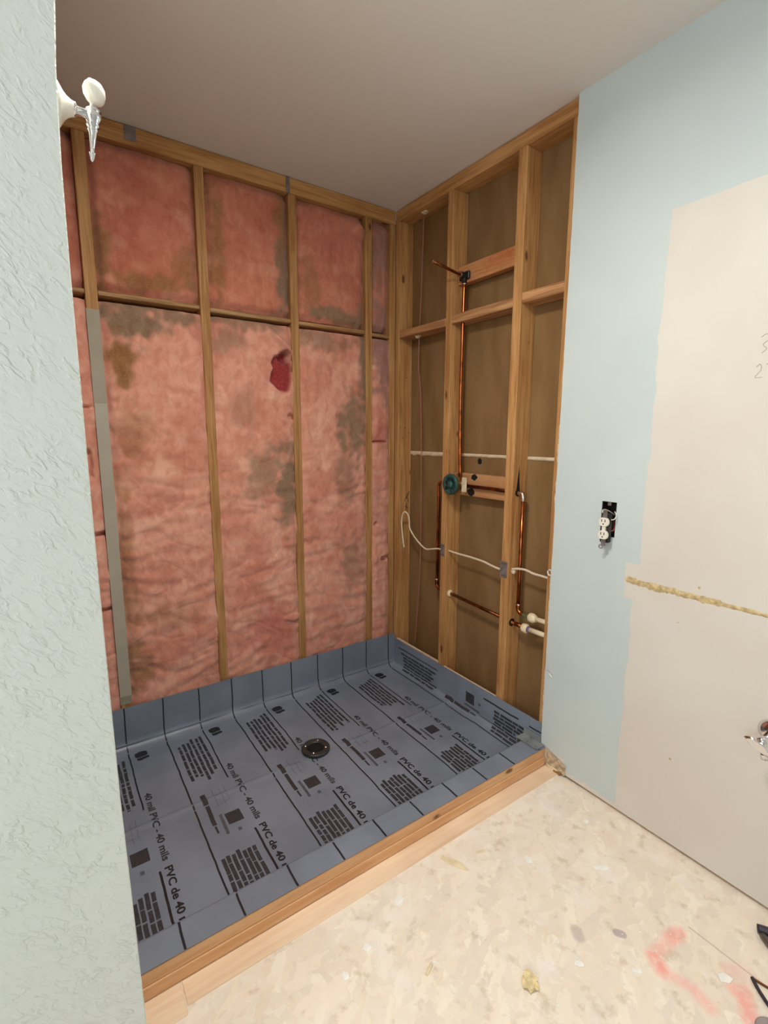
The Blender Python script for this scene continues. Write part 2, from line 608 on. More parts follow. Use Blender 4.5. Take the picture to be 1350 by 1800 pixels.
# ---- right wall: framing, board, and the back side of the adjoining room's board
wr = empty('wall_right', (SF, -1.2, 0))
tag(wr, kind='structure')
XB = SF + .089
RST = [(-.031, .0), (-.431, -.393), (-.829, -.787), (-1.062, -1.021)]
for y0, y1 in RST:
    box('stud', SF, XB, y0, y1, .039, 2.384, M['stud_z'], wr, bevel=.002)
# repaired scab on the third stud
box('top_plate', SF, XB, -1.30, 0, 2.385, 2.438, M['stud_y'], wr, bevel=.002)
box('bottom_plate', SF, XB, YB, 0, 0.0, .038, M['stud_y'], wr)
for i in range(3):
    y0, y1 = RST[i + 1][1] + .0005, RST[i][0] - .0005
    dz = (-.006, .000, .008)[i]
    box('blocking', SF + .001, XB - .002, y0, y1, 1.820 + dz, 1.858 + dz, M['rough_y'], wr, bevel=.003)
    # pale backing strip whose edge shows above the liner
    zz = (.166, .158, .150)[i]
    box('backing_strip', SF + .001, SF + .012, y0, y1, .04, zz, M['pale_x'], wr)
# corner post of the back wall seen past the first stud
# shower-arm block and valve block
eb = box('shower_arm_block', SF + .036, SF + .074, RST[2][1] + .0005, RST[1][0] - .0005, 1.990, 2.066, M['stained_y'], wr, bevel=.002)
tag(eb, 'flux-stained block carrying the shower arm fitting')
vb = box('valve_block', SF + .045, SF + .083, RST[2][1] + .0005, RST[1][0] - .0005, 1.038, 1.142, M['fresh_y'], wr, bevel=.002)
# adjoining board seen from behind: two sheets and the squeezed-out joint
JZ = 1.226
box('drywall_sheet', XB + .001, XB + .0137, YB, .0, .04, JZ - .0015, M['backpaper'], wr)
box('drywall_sheet', XB + .001, XB + .0137, YB, .0, JZ + .0015, H, M['backpaper'], wr)
for i in range(3):
    y0, y1 = RST[i + 1][1] + .001, RST[i][0] - .001
    mb = MB()
    n_ = 26
    vs, fs = [], []
    for k in range(n_ + 1):
        y = y1 + (y0 - y1) * k / n_
        drip = (.012 + .010 * noise.noise(Vector((y * 26, i * 5, 0)))) if i == 0 else (.005 + .002 * noise.noise(Vector((y * 30, i * 9, 0))))
        th = .004 + .002 * noise.noise(Vector((y * 40, i, 3)))
        vs += [(XB + .001, y, JZ + .007), (XB - th, y, JZ + .004), (XB - th, y, JZ - drip), (XB + .001, y, JZ - drip - .003)]
    for k in range(n_):
        for j in range(3):
            fs.append((k * 4 + j, k * 4 + j + 1, k * 4 + 5 + j, k * 4 + 4 + j))
    mb.add(vs, fs).build('joint_compound', M['compound'], wr, smooth=True)
MB().ball((XB + .0005, -.553, 1.200), .002, .013, .014, wob=.3, seed=3).build('dark_knot_hole', M['hole'], wr)
# wall board, with the opening for the outlet box
OY0, OY1, OZ0, OZ1 = -1.287, -1.234, .979, 1.099
g = MB()
ys = [YB, OY0, OY1, YD]
zs = [.012, OZ0, OZ1, H]
# ragged cut edge towards the shower
nr = 90
for i in range(3):
    for j in range(3):
        if i == 1 and j == 1:
            continue
        if i == 2:
            continue
        g.box(0, SF, ys[i], ys[i + 1], zs[j], zs[j + 1])
vs, fs = [], []
for k in range(nr + 1):
    z = .012 + (H - .012) * k / nr
    e = YD + .0016 * noise.noise(Vector((z * 22, 1, 0))) + .002 * noise.noise(Vector((z * 5, 4, 0)))
    vs += [(0, OY1, z), (0, e, z), (SF, e + .003 * noise.noise(Vector((z * 30, 8, 0))), z)]
for k in range(nr):
    a = k * 3
    fs += [(a, a + 1, a + 4, a + 3), (a + 1, a + 2, a + 5, a + 4)]
g.add(vs, fs)
g.add([(0, OY1, OZ0), (SF, OY1, OZ0), (SF, OY1, OZ1), (0, OY1, OZ1)], [(0, 1, 2, 3)])
g.add([(SF, OY1, .012), (SF, YD, .012), (SF, YD, H), (SF, OY1, H)], [(0, 1, 2, 3)])
gb = g.build('wall_board', M['rightwall'], wr)
# torn gypsum edge slivers along the cut
for k, (z0, z1) in enumerate(((.17, .42), (.58, .80), (1.05, 1.16), (1.22, 1.36))):
    mb = MB()
    vs, fs = [], []
    for j in range(13):
        z = z0 + (z1 - z0) * j / 12
        wd = .004 + .004 * noise.noise(Vector((z * 40, k, 0))) + (0 if 0 < j < 12 else -.004)
        vs += [(.001, YD - .001, z), (.0005, YD + max(wd, .0005), z), (SF - .001, YD + max(wd, .0005) * 1.3, z), (SF - .001, YD - .001, z)]
    for j in range(12):
        for i in range(3):
            fs.append((j * 4 + i, j * 4 + i + 1, j * 4 + 5 + i, j * 4 + 4 + i))
    mb.add(vs, fs).build('torn_edge', M['gypsum'], wr)
MB().add([(0, -1.049, .405), (-.004, -1.063, .398), (-.007, -1.078, .387), (-.004, -1.090, .388), (-.009, -1.086, .397), (-.006, -1.068, .408)],
         [(0, 1, 4, 5), (1, 2, 3, 4)]).build('torn_paper_flap', M['paperflap'], wr)
# crushed board and bare wood next to the curb end
mb = MB()
vs, fs = [], []
nu, nv = 16, 7
for j in range(nv + 1):
    for i in range(nu + 1):
        u, v_ = i / nu, j / nv
        y = -1.076 - .090 * u
        z = .008 + (.072 - .030 * u) * v_
        dd = .003 + .006 * abs(noise.noise(Vector((u * 7, v_ * 5, 2)))) * (1 if 0 < i < nu and 0 < j < nv else 0)
        vs.append((-dd, y + .004 * noise.noise(Vector((u * 9, v_ * 9, 5))), z + .004 * noise.noise(Vector((u * 9, v_ * 6, 9)))))
for j in range(nv):
    for i in range(nu):
        a = j * (nu + 1) + i
        fs.append((a, a + 1, a + nu + 2, a + nu + 1))
mb.add(vs, fs).build('broken_board_corner', M['gypsum'], wr)
MB().prism([(-.002, -1.078), (-.010, -1.092), (-.008, -1.130), (-.002, -1.136), (.004, -1.10)], .0035, .017).build('broken_sill_splinter', M['woodchip'], wr, bevel=.001)
MB().prism([(-.003, -1.112), (-.011, -1.118), (-.009, -1.150), (-.002, -1.147)], .0035, .011).build('broken_sill_splinter', M['stud_y'], wr, bevel=.001)
# adhesive ridge
vs, fs = [], []
n_ = 240
for k in range(n_ + 1):
    y = -1.338 - 1.1 * k / n_
    zc = .848 - .012 * (k / n_) + .003 * noise.noise(Vector((y * 8, 0, 1)))
    up_ = .011 + .004 * noise.noise(Vector((y * 24, 2, 1)))
    dn = .014 + .008 * noise.noise(Vector((y * 24, 7, 1))) + .007 * noise.noise(Vector((y * 90, 7, 4)))
    pr_ = .0028 + .0018 * noise.noise(Vector((y * 50, 3, 4)))
    sc_ = min(1, k / 4 + .6) * (.55 if y < -1.62 else 1)
    if -1.60 < y < -1.50:
        sc_ *= .85 + .5 * noise.noise(Vector((y * 60, 0, 0)))
    for dzz, xx in ((up_, 0.0005), (up_ * .4, -pr_), (-dn * .35, -pr_ * .8), (-dn, .0005)):
        vs.append((xx, y, zc + dzz * sc_))
for k in range(n_):
    for j in range(3):
        fs.append((k * 4 + j, k * 4 + j + 1, k * 4 + 5 + j, k * 4 + 4 + j))
tag(MB().add(vs, fs).build('adhesive_ridge', M['ridge'], wr, smooth=True), 'yellow brown ridge of old adhesive')
for (y, z, r) in ((-1.560, .876, .004), (-1.512, .848, .0022), (-1.512, .752, .0022), (-1.530, .30, .004)):
    MB().ball((-.0005, y, z), .002, r, r, 8, 6).build('old_nail_hole', M['ridge'], wr)
# faint pencil figures near the right edge
for pts in ([(1.575, -1.640), (1.582, -1.652), (1.570, -1.660), (1.556, -1.646), (1.545, -1.655), (1.535, -1.645)], [(1.570, -1.672), (1.545, -1.668), (1.535, -1.678), (1.55, -1.684)],
            [(1.500, -1.637), (1.507, -1.645), (1.492, -1.648), (1.474, -1.636), (1.473, -1.652)], [(1.505, -1.658), (1.507, -1.676), (1.475, -1.668)]):
    MB().tube([(-.0002, y, z) for z, y in pts], .0007, 6, 4).build('pencil_figure', M['pencil'], wr)

# ---- near wall on the left with the hook, and the left side of the shower
wl = empty('wall_left', (-1.6, YN, 0))
tag(wl, kind='structure')
g = MB()
# the corner is slightly bowed, as hung
BOW = [(0.0, -1.5095), (.30, -1.5095), (.479, -1.5099), (.673, -1.5134), (.849, -1.5169), (1.049, -1.5182), (1.229, -1.5189), (1.332, -1.5188), (1.497, -1.5187), (1.606, -1.5178), (1.699, -1.5148), (1.763, -1.5103), (1.9, -1.509), (H, -1.509)]
vs, fs = [], []
for z, x1 in BOW:
    vs += [(XO, YN, z), (x1 - .0012, YN, z), (x1, YN + .0012, z), (x1, -1.06, z), (XO, -1.06, z)]
for k in range(len(BOW) - 1):
    for j in range(5):
        q_ = (j + 1) % 5
        fs.append((k * 5 + j, k * 5 + q_, k * 5 + 5 + q_, k * 5 + 5 + j))
g.add(vs, fs)
g.build('textured_board', M['textured'], wl)
for y0 in (-1.058, -.66, -.25, -.04):
    box('stud', -1.613, -1.5245, y0, y0 + .038, 0, H, M['stud_z'], wl, bevel=.002)
box('drywall_sheet', -1.626, -1.6135, -1.06, .09, 0, H, M['backpaper'], wl)

# ---- rest of the room behind the camera
wf = box('wall_front', XO - .1, SF + .1, YB - .1, YB, 0, H, M['plainwall'])
tag(wf, kind='structure')
wo = empty('wall_outer', (XO, -2.5, 0))
tag(wo, kind='structure')
WY0, WY1, WZ0, WZ1 = -3.10, -2.00, .95, 1.95
for a in ((YB, WY0, 0, H), (WY1, YN, 0, H), (WY0, WY1, 0, WZ0), (WY0, WY1, WZ1, H)):
    box('wall_board', XO - .1, XO, a[0], a[1], a[2], a[3], M['plainwall'], wo)
win = empty('window_1', (XO - .05, -2.55, WZ0))
tag(win, kind='structure')
for a in ((WY0, WY0 + .035, WZ0, WZ1), (WY1 - .035, WY1, WZ0, WZ1), (WY0 + .035, WY1 - .035, WZ0, WZ0 + .035), (WY0 + .035, WY1 - .035, WZ1 - .035, WZ1)):
    box('window_frame', XO - .03, XO - .002, a[0], a[1], a[2], a[3], M['whitetrim'], win, bevel=.003)
MB().box(XO - .068, XO - .064, WY0 + .001, WY1 - .001, WZ0 + .001, WZ1 - .001).build('window_pane', M['glass'], win)

# ceiling lamp above the middle of the room (out of the picture, lights it)
lx, ly, lz = LAMP_LOC
lamp = empty('ceiling_lamp', (lx, ly, lz - .1))
tag(lamp, 'round white glass ceiling lamp above the bare subfloor', 'ceiling lamp')
MB().lathe([(0, .15), (.02, .155), (.026, .14)], (lx, ly, lz - .0005), (0, 0, -1), 32).build('base', M['whitetrim'], lamp, smooth=True)
MB().lathe([(.026, .138), (.045, .145), (.07, .125), (.088, .08), (.095, .02)], (lx, ly, lz), (0, 0, -1), 32).build('diffuser', M['lampglass'], lamp, smooth=True)
ld = bpy.data.lights.new('lamp_light', 'AREA')
ld.shape = 'DISK'
ld.size = .26
ld.energy = LAMP_POWER
ld.color = (1.0, .955, .89)
lo = bpy.data.objects.new('lamp_light', ld)
link(lo, lamp, (lx, ly, lz - .105))

# vanity light above the old mirror outline, outside the picture to the right
t = NT('vanity_globe_glass')
t.b.inputs['Emission Color'].default_value = (1.0, .95, .88, 1)
t.b.inputs['Emission Strength'].default_value = 10.0
M['globe'] = t.fin((250, 248, 242), .3)
vl = empty('vanity_light', (-.02, -2.32, 2.08))
tag(vl, 'wall vanity light with three round globes above the beige mirror outline', 'wall light')
MB().box(-.025, -.0005, -2.62, -2.02, 2.05, 2.11).build('back_plate', M['chrome'], vl, bevel=.004)
for yy_ in (-2.12, -2.32, -2.52):
    MB().lathe([(0, .018), (.035, .018)], (-.025, yy_, 2.08), (-1, 0, 0), 16).build('socket', M['chrome'], vl, smooth=True)
    MB().ball((-.105, yy_, 2.08), .05, .05, .05, 20, 12).build('globe', M['globe'], vl, smooth=True)

# ------------------------------------------------------------------ insulation batts
STAINS = [(-1.244,1.737,0.109,0.084,"g",0.90),(-1.097,1.787,0.129,0.055,"g",0.80),(-1.290,1.585,0.062,0.096,"o",0.90),(-1.283,1.326,0.080,0.110,"o",0.45),(-0.771,1.803,0.154,0.038,"g",0.70),(-0.874,1.713,0.073,0.052,"g",0.50),(-0.620,1.061,0.052,0.191,"g",0.85),(-0.730,1.147,0.082,0.118,"g",0.60),(-0.813,1.404,0.052,0.087,"g",0.30),(-0.176,1.675,0.048,0.196,"g",0.80),(-0.246,1.375,0.095,0.158,"g",0.80),(-0.295,1.129,0.061,0.175,"g",0.55),(-0.258,0.658,0.088,0.156,"g",0.50),(-0.409,1.762,0.154,0.047,"g",0.55),
          (-1.324,1.986,0.033,0.119,"o",0.80),(-1.153,1.902,0.144,0.034,"o",0.75),(-1.021,1.983,0.044,0.065,"o",0.60),(-0.898,2.093,0.037,0.199,"o",0.70),(-0.604,2.047,0.044,0.169,"g",0.90),(-0.605,2.271,0.038,0.105,"o",0.70),(-0.478,2.008,0.053,0.125,"o",0.50),(-0.345,1.893,0.157,0.031,"g",0.80),(-0.147,2.222,0.034,0.210,"o",0.60),(-0.079,2.209,0.062,0.187,"p",0.70),(-0.071,1.741,0.065,0.256,"p",0.80),(-1.174,0.540,0.113,0.063,"o",0.40),(-0.715,0.366,0.102,0.146,"r",0.60),(-0.325,0.865,0.135,0.090,"r",0.30),(-0.367,0.252,0.103,0.096,"r",0.35),(-0.076,1.332,0.044,0.090,"r",0.50),(-0.816,0.699,0.108,0.164,"r",0.20),(-1.157,2.141,0.101,0.122,"r",0.30),(-0.340,2.209,0.123,0.101,"r",0.30),(-0.113,0.999,0.055,0.154,"p",0.30),(-0.917,1.811,0.071,0.027,"g",0.60),(-1.220,1.802,0.120,0.029,"g",0.80),(-1.322,0.778,0.031,0.472,"o",0.50),(-1.309,0.355,0.053,0.100,"o",0.60)]
SCOL = {'g': lin((140, 116, 92)), 'o': lin((150, 108, 68)), 'p': lin((162, 122, 112)), 'r': lin((196, 112, 98))}
P1, P2, P3 = lin((224, 163, 142)), lin((210, 143, 122)), lin((234, 184, 162))
U1, U2, U3 = lin((206, 134, 110)), lin((192, 116, 94)), lin((216, 154, 130))      # deeper, redder pink set for the upper batts
DEEP = lin((150, 48, 52))
TEAR = (-.629, 1.606, .056, .104)


def sstep(a, b, x):
    x = max(0, min(1, (x - a) / (b - a)))
    return x * x * (3 - 2 * x)


def batt(name, x0, x1, z0, z1, label, upper, seed, step=.0052, holes=()):
    nx, nz = max(8, int((x1 - x0) / step)), int((z1 - z0) / step)
    vs, cols, fs = [], [], []
    w_ = x1 - x0
    for j in range(nz + 1):
        z = z0 + (z1 - z0) * j / nz
        # torn fluffy edges
        for i in range(nx + 1):
            u = i / nx
            x = x0 + w_ * u
            P = Vector((x, z, seed))
            n1 = noise.noise(P * 4.5)
            n2 = noise.noise(Vector((x * 13, z * 17, seed + 5)))
            n3 = noise.noise(Vector((x * 34, z * 30, seed + 9)))
            nf = noise.noise(Vector((x * 5 + n1, z * 26 + n1 * 2, seed + 3)))       # horizontal folds
            nv_ = noise.noise(Vector((x * 30 + n1, z * 5, seed + 13)))                # vertical wrinkles
            ed = min(u * w_, (1 - u) * w_)
            ez = min(z - z0, z1 - z)
            roll = (1 - sstep(0, .030 + .012 * n2, ed)) * (.020 if upper else .012) + (1 - sstep(0, .035, ez)) * (.022 if upper else .010)
            low = sstep(1.7, .9, z)
            y = (.010 if upper else -.004) + roll - .008 * n1 - .0062 * n2 - .0028 * n3 - (.0050 * low + .0012) * nf - (.0045 * (1 - low)) * nv_
            # creases
            cr = abs(noise.noise(Vector((x * 6, z * 9, seed + 21))))
            y += .0025 * (1 - sstep(0, .12, cr)) * (0.4 + .6 * low)
            hole = 0
            tx, tz, ra, rb = TEAR
            if seed == 2 and not upper:
                d = math.hypot((x - tx) / ra, (z - tz) / rb) + .22 * n2 + .16 * n3
                hole = 1 - sstep(.80, 1.02, d)
                y += hole * .030
                dd = math.hypot((x - (-.607)) / .035, (z - 1.668) / .030) + .3 * n3
                h2 = 1 - sstep(.6, 1.0, dd)
                y += h2 * .035
                y -= .026 * math.exp(-(((x - (-.622)) / .06) ** 2 + ((z - (1.722 + (x + .615) * -.8)) / .017) ** 2))
            for hx, hz, rx, rz, dp in holes:
                d = math.hypot((x - hx) / rx, (z - hz) / rz) + .35 * n3
                y += dp * (1 - sstep(.6, 1.1, d))
            vs.append((x, min(y, .07), z))
            # colour of the fibre
            m1 = sstep(-.25, .45, noise.noise(Vector((x * 7, z * 6, seed + 31))) + .4 * n3)
            m2 = sstep(.1, .6, noise.noise(Vector((x * 11 + n1, z * 14, seed + 41))) + .25 * n2)
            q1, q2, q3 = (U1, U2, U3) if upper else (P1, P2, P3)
            c = [q1[k] * (1 - m1) + q2[k] * m1 for k in range(3)]
            c = [c[k] * (1 - m2 * .6) + q3[k] * m2 * .6 for k in range(3)]
            for sx, sz, rx, rz, kk, st in STAINS:
                ddx, ddz = (x - sx) / rx, (z - sz) / rz
                if abs(ddx) < 1.9 and abs(ddz) < 1.9:
                    d = math.hypot(ddx, ddz) + .6 * n2 + .5 * n3 + .35 * n1 + .3 * nv_
                    a = min(1, st * 1.15) * (1 - sstep(.50, 1.45, d))
                    sc = SCOL[kk]
                    c = [c[k] * (1 - a) + sc[k] * a for k in range(3)]
            if hole:
                c = [c[k] * (1 - hole) + DEEP[k] * hole for k in range(3)]
            cols.append(tuple(c) + (1.0,))
    for j in range(nz):
        for i in range(nx):
            a = j * (nx + 1) + i
            fs.append((a, a + 1, a + nx + 2, a + nx + 1))
    # body sides back to the sheathing
    n0 = len(vs)
    ring = [i for i in range(nx + 1)] + [j * (nx + 1) + nx for j in range(1, nz + 1)] + [nz * (nx + 1) + i for i in range(nx - 1, -1, -1)] + [j * (nx + 1) for j in range(nz - 1, 0, -1)]
    xa, xb = x0 + .006, x1 - .006
    for r in ring:
        vs.append((min(max(vs[r][0], xa), xb), .088, vs[r][2]))
        cols.append(cols[r])
    for k in range(len(ring)):
        q_ = (k + 1) % len(ring)
        fs.append((ring[q_], ring[k], n0 + k, n0 + q_))
    mb = MB().add(vs, fs)
    o = mb.build(name, M['pink'], None, smooth=True)
    at_ = o.data.color_attributes.new('Col', 'FLOAT_COLOR', 'POINT')
    flat = [v for c_ in cols for v in c_]
    at_.data.foreach_set('color', flat)
    return tag(o, label, 'insulation', 'pink insulation batts in the back wall')


E4 = .004
bays = [(-1.5235, -1.388), (-1.348, -.979), (-.941, -.577), (-.539, -.172), (-.134, -.024)]
LOW = ['narrow lower pink insulation strip beside the textured near wall', 'wide lower pink insulation batt right of the pale grey stud, grey-brown at its upper corner',
       'lower pink insulation batt with the dark red torn hole', 'lower pink insulation batt with grey stains, right of the torn one', 'narrow lower pink insulation strip next to the corner post']
UPP = ['narrow upper pink insulation strip beside the textured near wall', 'wide upper pink insulation batt under the first strap tie, beside the white hook',
       'upper pink insulation batt above the torn lower batt', 'upper pink insulation batt with the folded top right corner', 'narrow upper grey-pink insulation strip next to the corner post']
for i, (a, b) in enumerate(bays):
    hl = [(-.08, 1.283, .05, .006, .03), (-.11, .84, .012, .012, .02), (-.05, .64, .03, .018, .04), (-.12, .655, .01, .05, -.01)] if i == 4 else []
    if i == 0:
        hl = [(-1.43, 1.20, .02, .06, .03), (-1.42, .93, .06, .012, .03), (-1.42, .62, .06, .010, .02), (-1.44, 1.42, .05, .008, .02)]
    if i == 2:
        hl = [(-.588, 1.40, .02, .02, .02), (-.60, .42, .06, .02, -.012)]
    ext = E4 if i else .001
    batt('insulation_batt', a - (0 if i == 0 else E4), b + (.001 if i in (0, 4) else E4), .10, 1.808, LOW[i], False, i, holes=hl)
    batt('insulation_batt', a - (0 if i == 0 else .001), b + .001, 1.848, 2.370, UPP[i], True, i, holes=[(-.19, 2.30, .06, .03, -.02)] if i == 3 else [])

# ------------------------------------------------------------------ shower pan liner
RB, RR = .046, .030           # cove radii: back, sides
XW, YW = .0080, -.0145        # wall faces of the liner
XLW = -1.5215
CI, CT, CO = -.9815, .0785, -1.0715   # curb inner face, top, outer edge
ZB = .0035


def cove(d, r):
    """distance d past the start of a quarter circle of radius r, then straight up; returns (advance, rise)"""
    q_ = r * math.pi / 2
    if d <= 0:
        return d, 0.0
    if d < q_:
        a = d / r
        return r * math.sin(a), r * (1 - math.cos(a))
    return r, r + d - q_


def prof_s(s):
    """across: s = x on the floor"""
    if s > -.6:
        adv, rise = cove(s - (XW - RR), RR)
        return XW - RR + adv, rise
    adv, rise = cove((XLW + RR) - s, RR)
    return XLW + RR - adv, rise


_t0 = CI + .014            # floor end before the curb rise
_q = .014 * math.pi / 2
_rise = CT - ZB - .014 - .008
_q2 = .008 * math.pi / 2


def prof_t(t_):
    """along: t = y on the floor; >0 up the back wall, negative over the curb"""
    if t_ > -.5:
        adv, rise = cove(t_ - (YW - RB), RB)
        return YW - RB + adv, rise
    d = _t0 - t_
    if d <= 0:
        return t_, 0.0
    if d < _q:
        a = d / .014
        return _t0 - .014 * math.sin(a), .014 * (1 - math.cos(a))
    d -= _q
    if d < _rise:
        return CI, .014 + d
    d -= _rise
    if d < _q2:
        a = d / .008
        return CI - .008 * (1 - math.cos(a)), .014 + _rise + .008 * math.sin(a)
    d -= _q2
    return CI - .008 - d, CT - ZB


T_END = _t0 - _q - _rise - _q2 - (abs(CO - CI) - .008)
ROOM_TOP = YW - RB + RB * math.pi / 2 + (.190 - RB)
DR = (-.727, -.468)


def Ls(s, t_, off=0.0):
    def P(s, t_):
        x, zs_ = prof_s(s)
        y, zt_ = prof_t(t_)
        z = ZB + max(zs_, zt_)
        # gentle waves of the loose sheet
        k = 1.0
        wv = .0032 * noise.noise(Vector((s * 6, t_ * 6, 0))) + .0012 * noise.noise(Vector((s * 17, t_ * 17, 4)))
        if max(zs_, zt_) < .02 and t_ > -.95:
            # transverse folds left from packing
            for ft, am in ((-.505, .0035), (-.53, -.001)):
                wv += am * math.exp(-((t_ - ft) / .010) ** 2)
            dd = math.hypot(x - DR[0], y - DR[1])
            k = sstep(.05, .16, dd)
            z += max(0, wv + .003) * k
        elif zt_ >= CT - ZB - 1e-4 and t_ < -.9 and zs_ < .02:
            z += .004 * math.exp(-(((s + .735) / .035) ** 2 + ((y + 1.025) / .022) ** 2)) + max(0, .0012 + wv * .3)
        elif zt_ > zs_ and t_ > -.5:
            y -= .004 + .004 * noise.noise(Vector((s * 7, t_ * 7, 2))) + .003 * noise.noise(Vector((s * 19, t_ * 6, 5)))
            z += .006 * noise.noise(Vector((s * 6, 3, 1))) * sstep(.10, .22, zt_)
            x -= 0
        else:
            x -= (.002 + .002 * noise.noise(Vector((s * 9, t_ * 9, 2)))) * (1 if s > -.6 else -1)
        return Vector((x, y, z))
    p0 = P(s, t_)
    if off == 0:
        return p0
    e = .002
    nrm = (P(s + e, t_) - P(s - e, t_)).cross(P(s, t_ + e) - P(s, t_ - e))
    if nrm.length < 1e-9:
        return p0
    return p0 + nrm.normalized() * off


def topz(y):
    return .158 + .016 * sstep(-.35, -.03, y) - .010 * sstep(-.8, -1.04, y)


liner = empty('shower_pan_liner', (-.76, -.5, ZB))
tag(liner, 'grey plastic shower pan liner with black print, turned up the walls', 'pan liner')
s_lo = XLW + RR - RR * math.pi / 2 - (.158 - RR)
s_hi = XW - RR + RR * math.pi / 2 + (.162 - RR)


def lin_steps(a, b, dense, st=.02, fine=.005):
    out = [a]
    while out[-1] < b - 1e-6:
        v_ = out[-1]
        d = fine if any(lo_ <= v_ < hi_ for lo_, hi_ in dense) else st
        out.append(min(b, v_ + d))
    return out


SS = lin_steps(s_lo, s_hi, [(XW - RR - .005, XW + .03), (XLW - .03, XLW + RR + .005)])
TT = lin_steps(T_END, ROOM_TOP, [(T_END, _t0 + .005), (-.54, -.47), (YW - RB - .005, YW + .03)])
vs, fs = [], []
for t_ in TT:
    for s in SS:
        vs.append(Ls(s, t_))
ns = len(SS)
for j in range(len(TT) - 1):
    for i in range(ns - 1):
        a, b, c_, d_ = j * ns + i, j * ns + i + 1, (j + 1) * ns + i + 1, (j + 1) * ns + i
        zz = [prof_s(SS[i])[1] > .03 and prof_t(TT[j])[1] > .03 and TT[j] > -.5]
        if zz[0]:
            continue
        # right and left turn-ups stop at the wall board
        if prof_s(SS[i + 1])[1] > .085 and prof_t(TT[j])[0] < -1.046:
            continue
        fs.append((a, b, c_, d_))
MB().add(vs, fs).build('sheet', M['liner'], liner, smooth=True)


def decal_grid(name, quads, mat, st=.012, off=.0005):
    """quads: (s0, s1, t0, t1[, shear]) printed on the sheet"""
    mb = MB()
    for q_ in quads:
        s0, s1, t0, t1 = q_[:4]
        if t1 < t0:
            t0, t1 = t1, t0
        t0, t1 = max(t0, T_END + .001), min(t1, ROOM_TOP - .002)
        if t1 <= t0:
            continue
        n_ = max(1, int((t1 - t0) / st))
        k_ = max(1, int(abs(s1 - s0) / .012))
        g_ = []
        for j in range(n_ + 1):
            for i in range(k_ + 1):
                tt = t0 + (t1 - t0) * j / n_
                wob = .0022 * noise.noise(Vector((s0 * 50, tt * 9, 0))) + .0015 * noise.noise(Vector((3, tt * 30, s0)))
                g_.append(Ls(s0 + (s1 - s0) * i / k_ + wob, tt, off))
        mb.add(g_, [(j * (k_ + 1) + i, j * (k_ + 1) + i + 1, (j + 1) * (k_ + 1) + i + 1, (j + 1) * (k_ + 1) + i) for j in range(n_) for i in range(k_)])
    if mb.v:
        return mb.build(name, mat, liner)


def text_mesh(body, size):
    cu = bpy.data.curves.new('lettering_source', 'FONT')
    cu.body = body
    cu.size = size
    cu.resolution_u = 3
    cu.offset = .0009
    ob = bpy.data.objects.new('lettering_source', cu)
    COL.objects.link(ob)
    bpy.context.view_layer.update()
    me = ob.to_mesh()
    vs_ = [v.co.copy() for v in me.vertices]
    fs_ = [tuple(p_.vertices) for p_ in me.polygons]
    ob.to_mesh_clear()
    bpy.data.objects.remove(ob)
    bpy.data.curves.remove(cu)
    return vs_, fs_


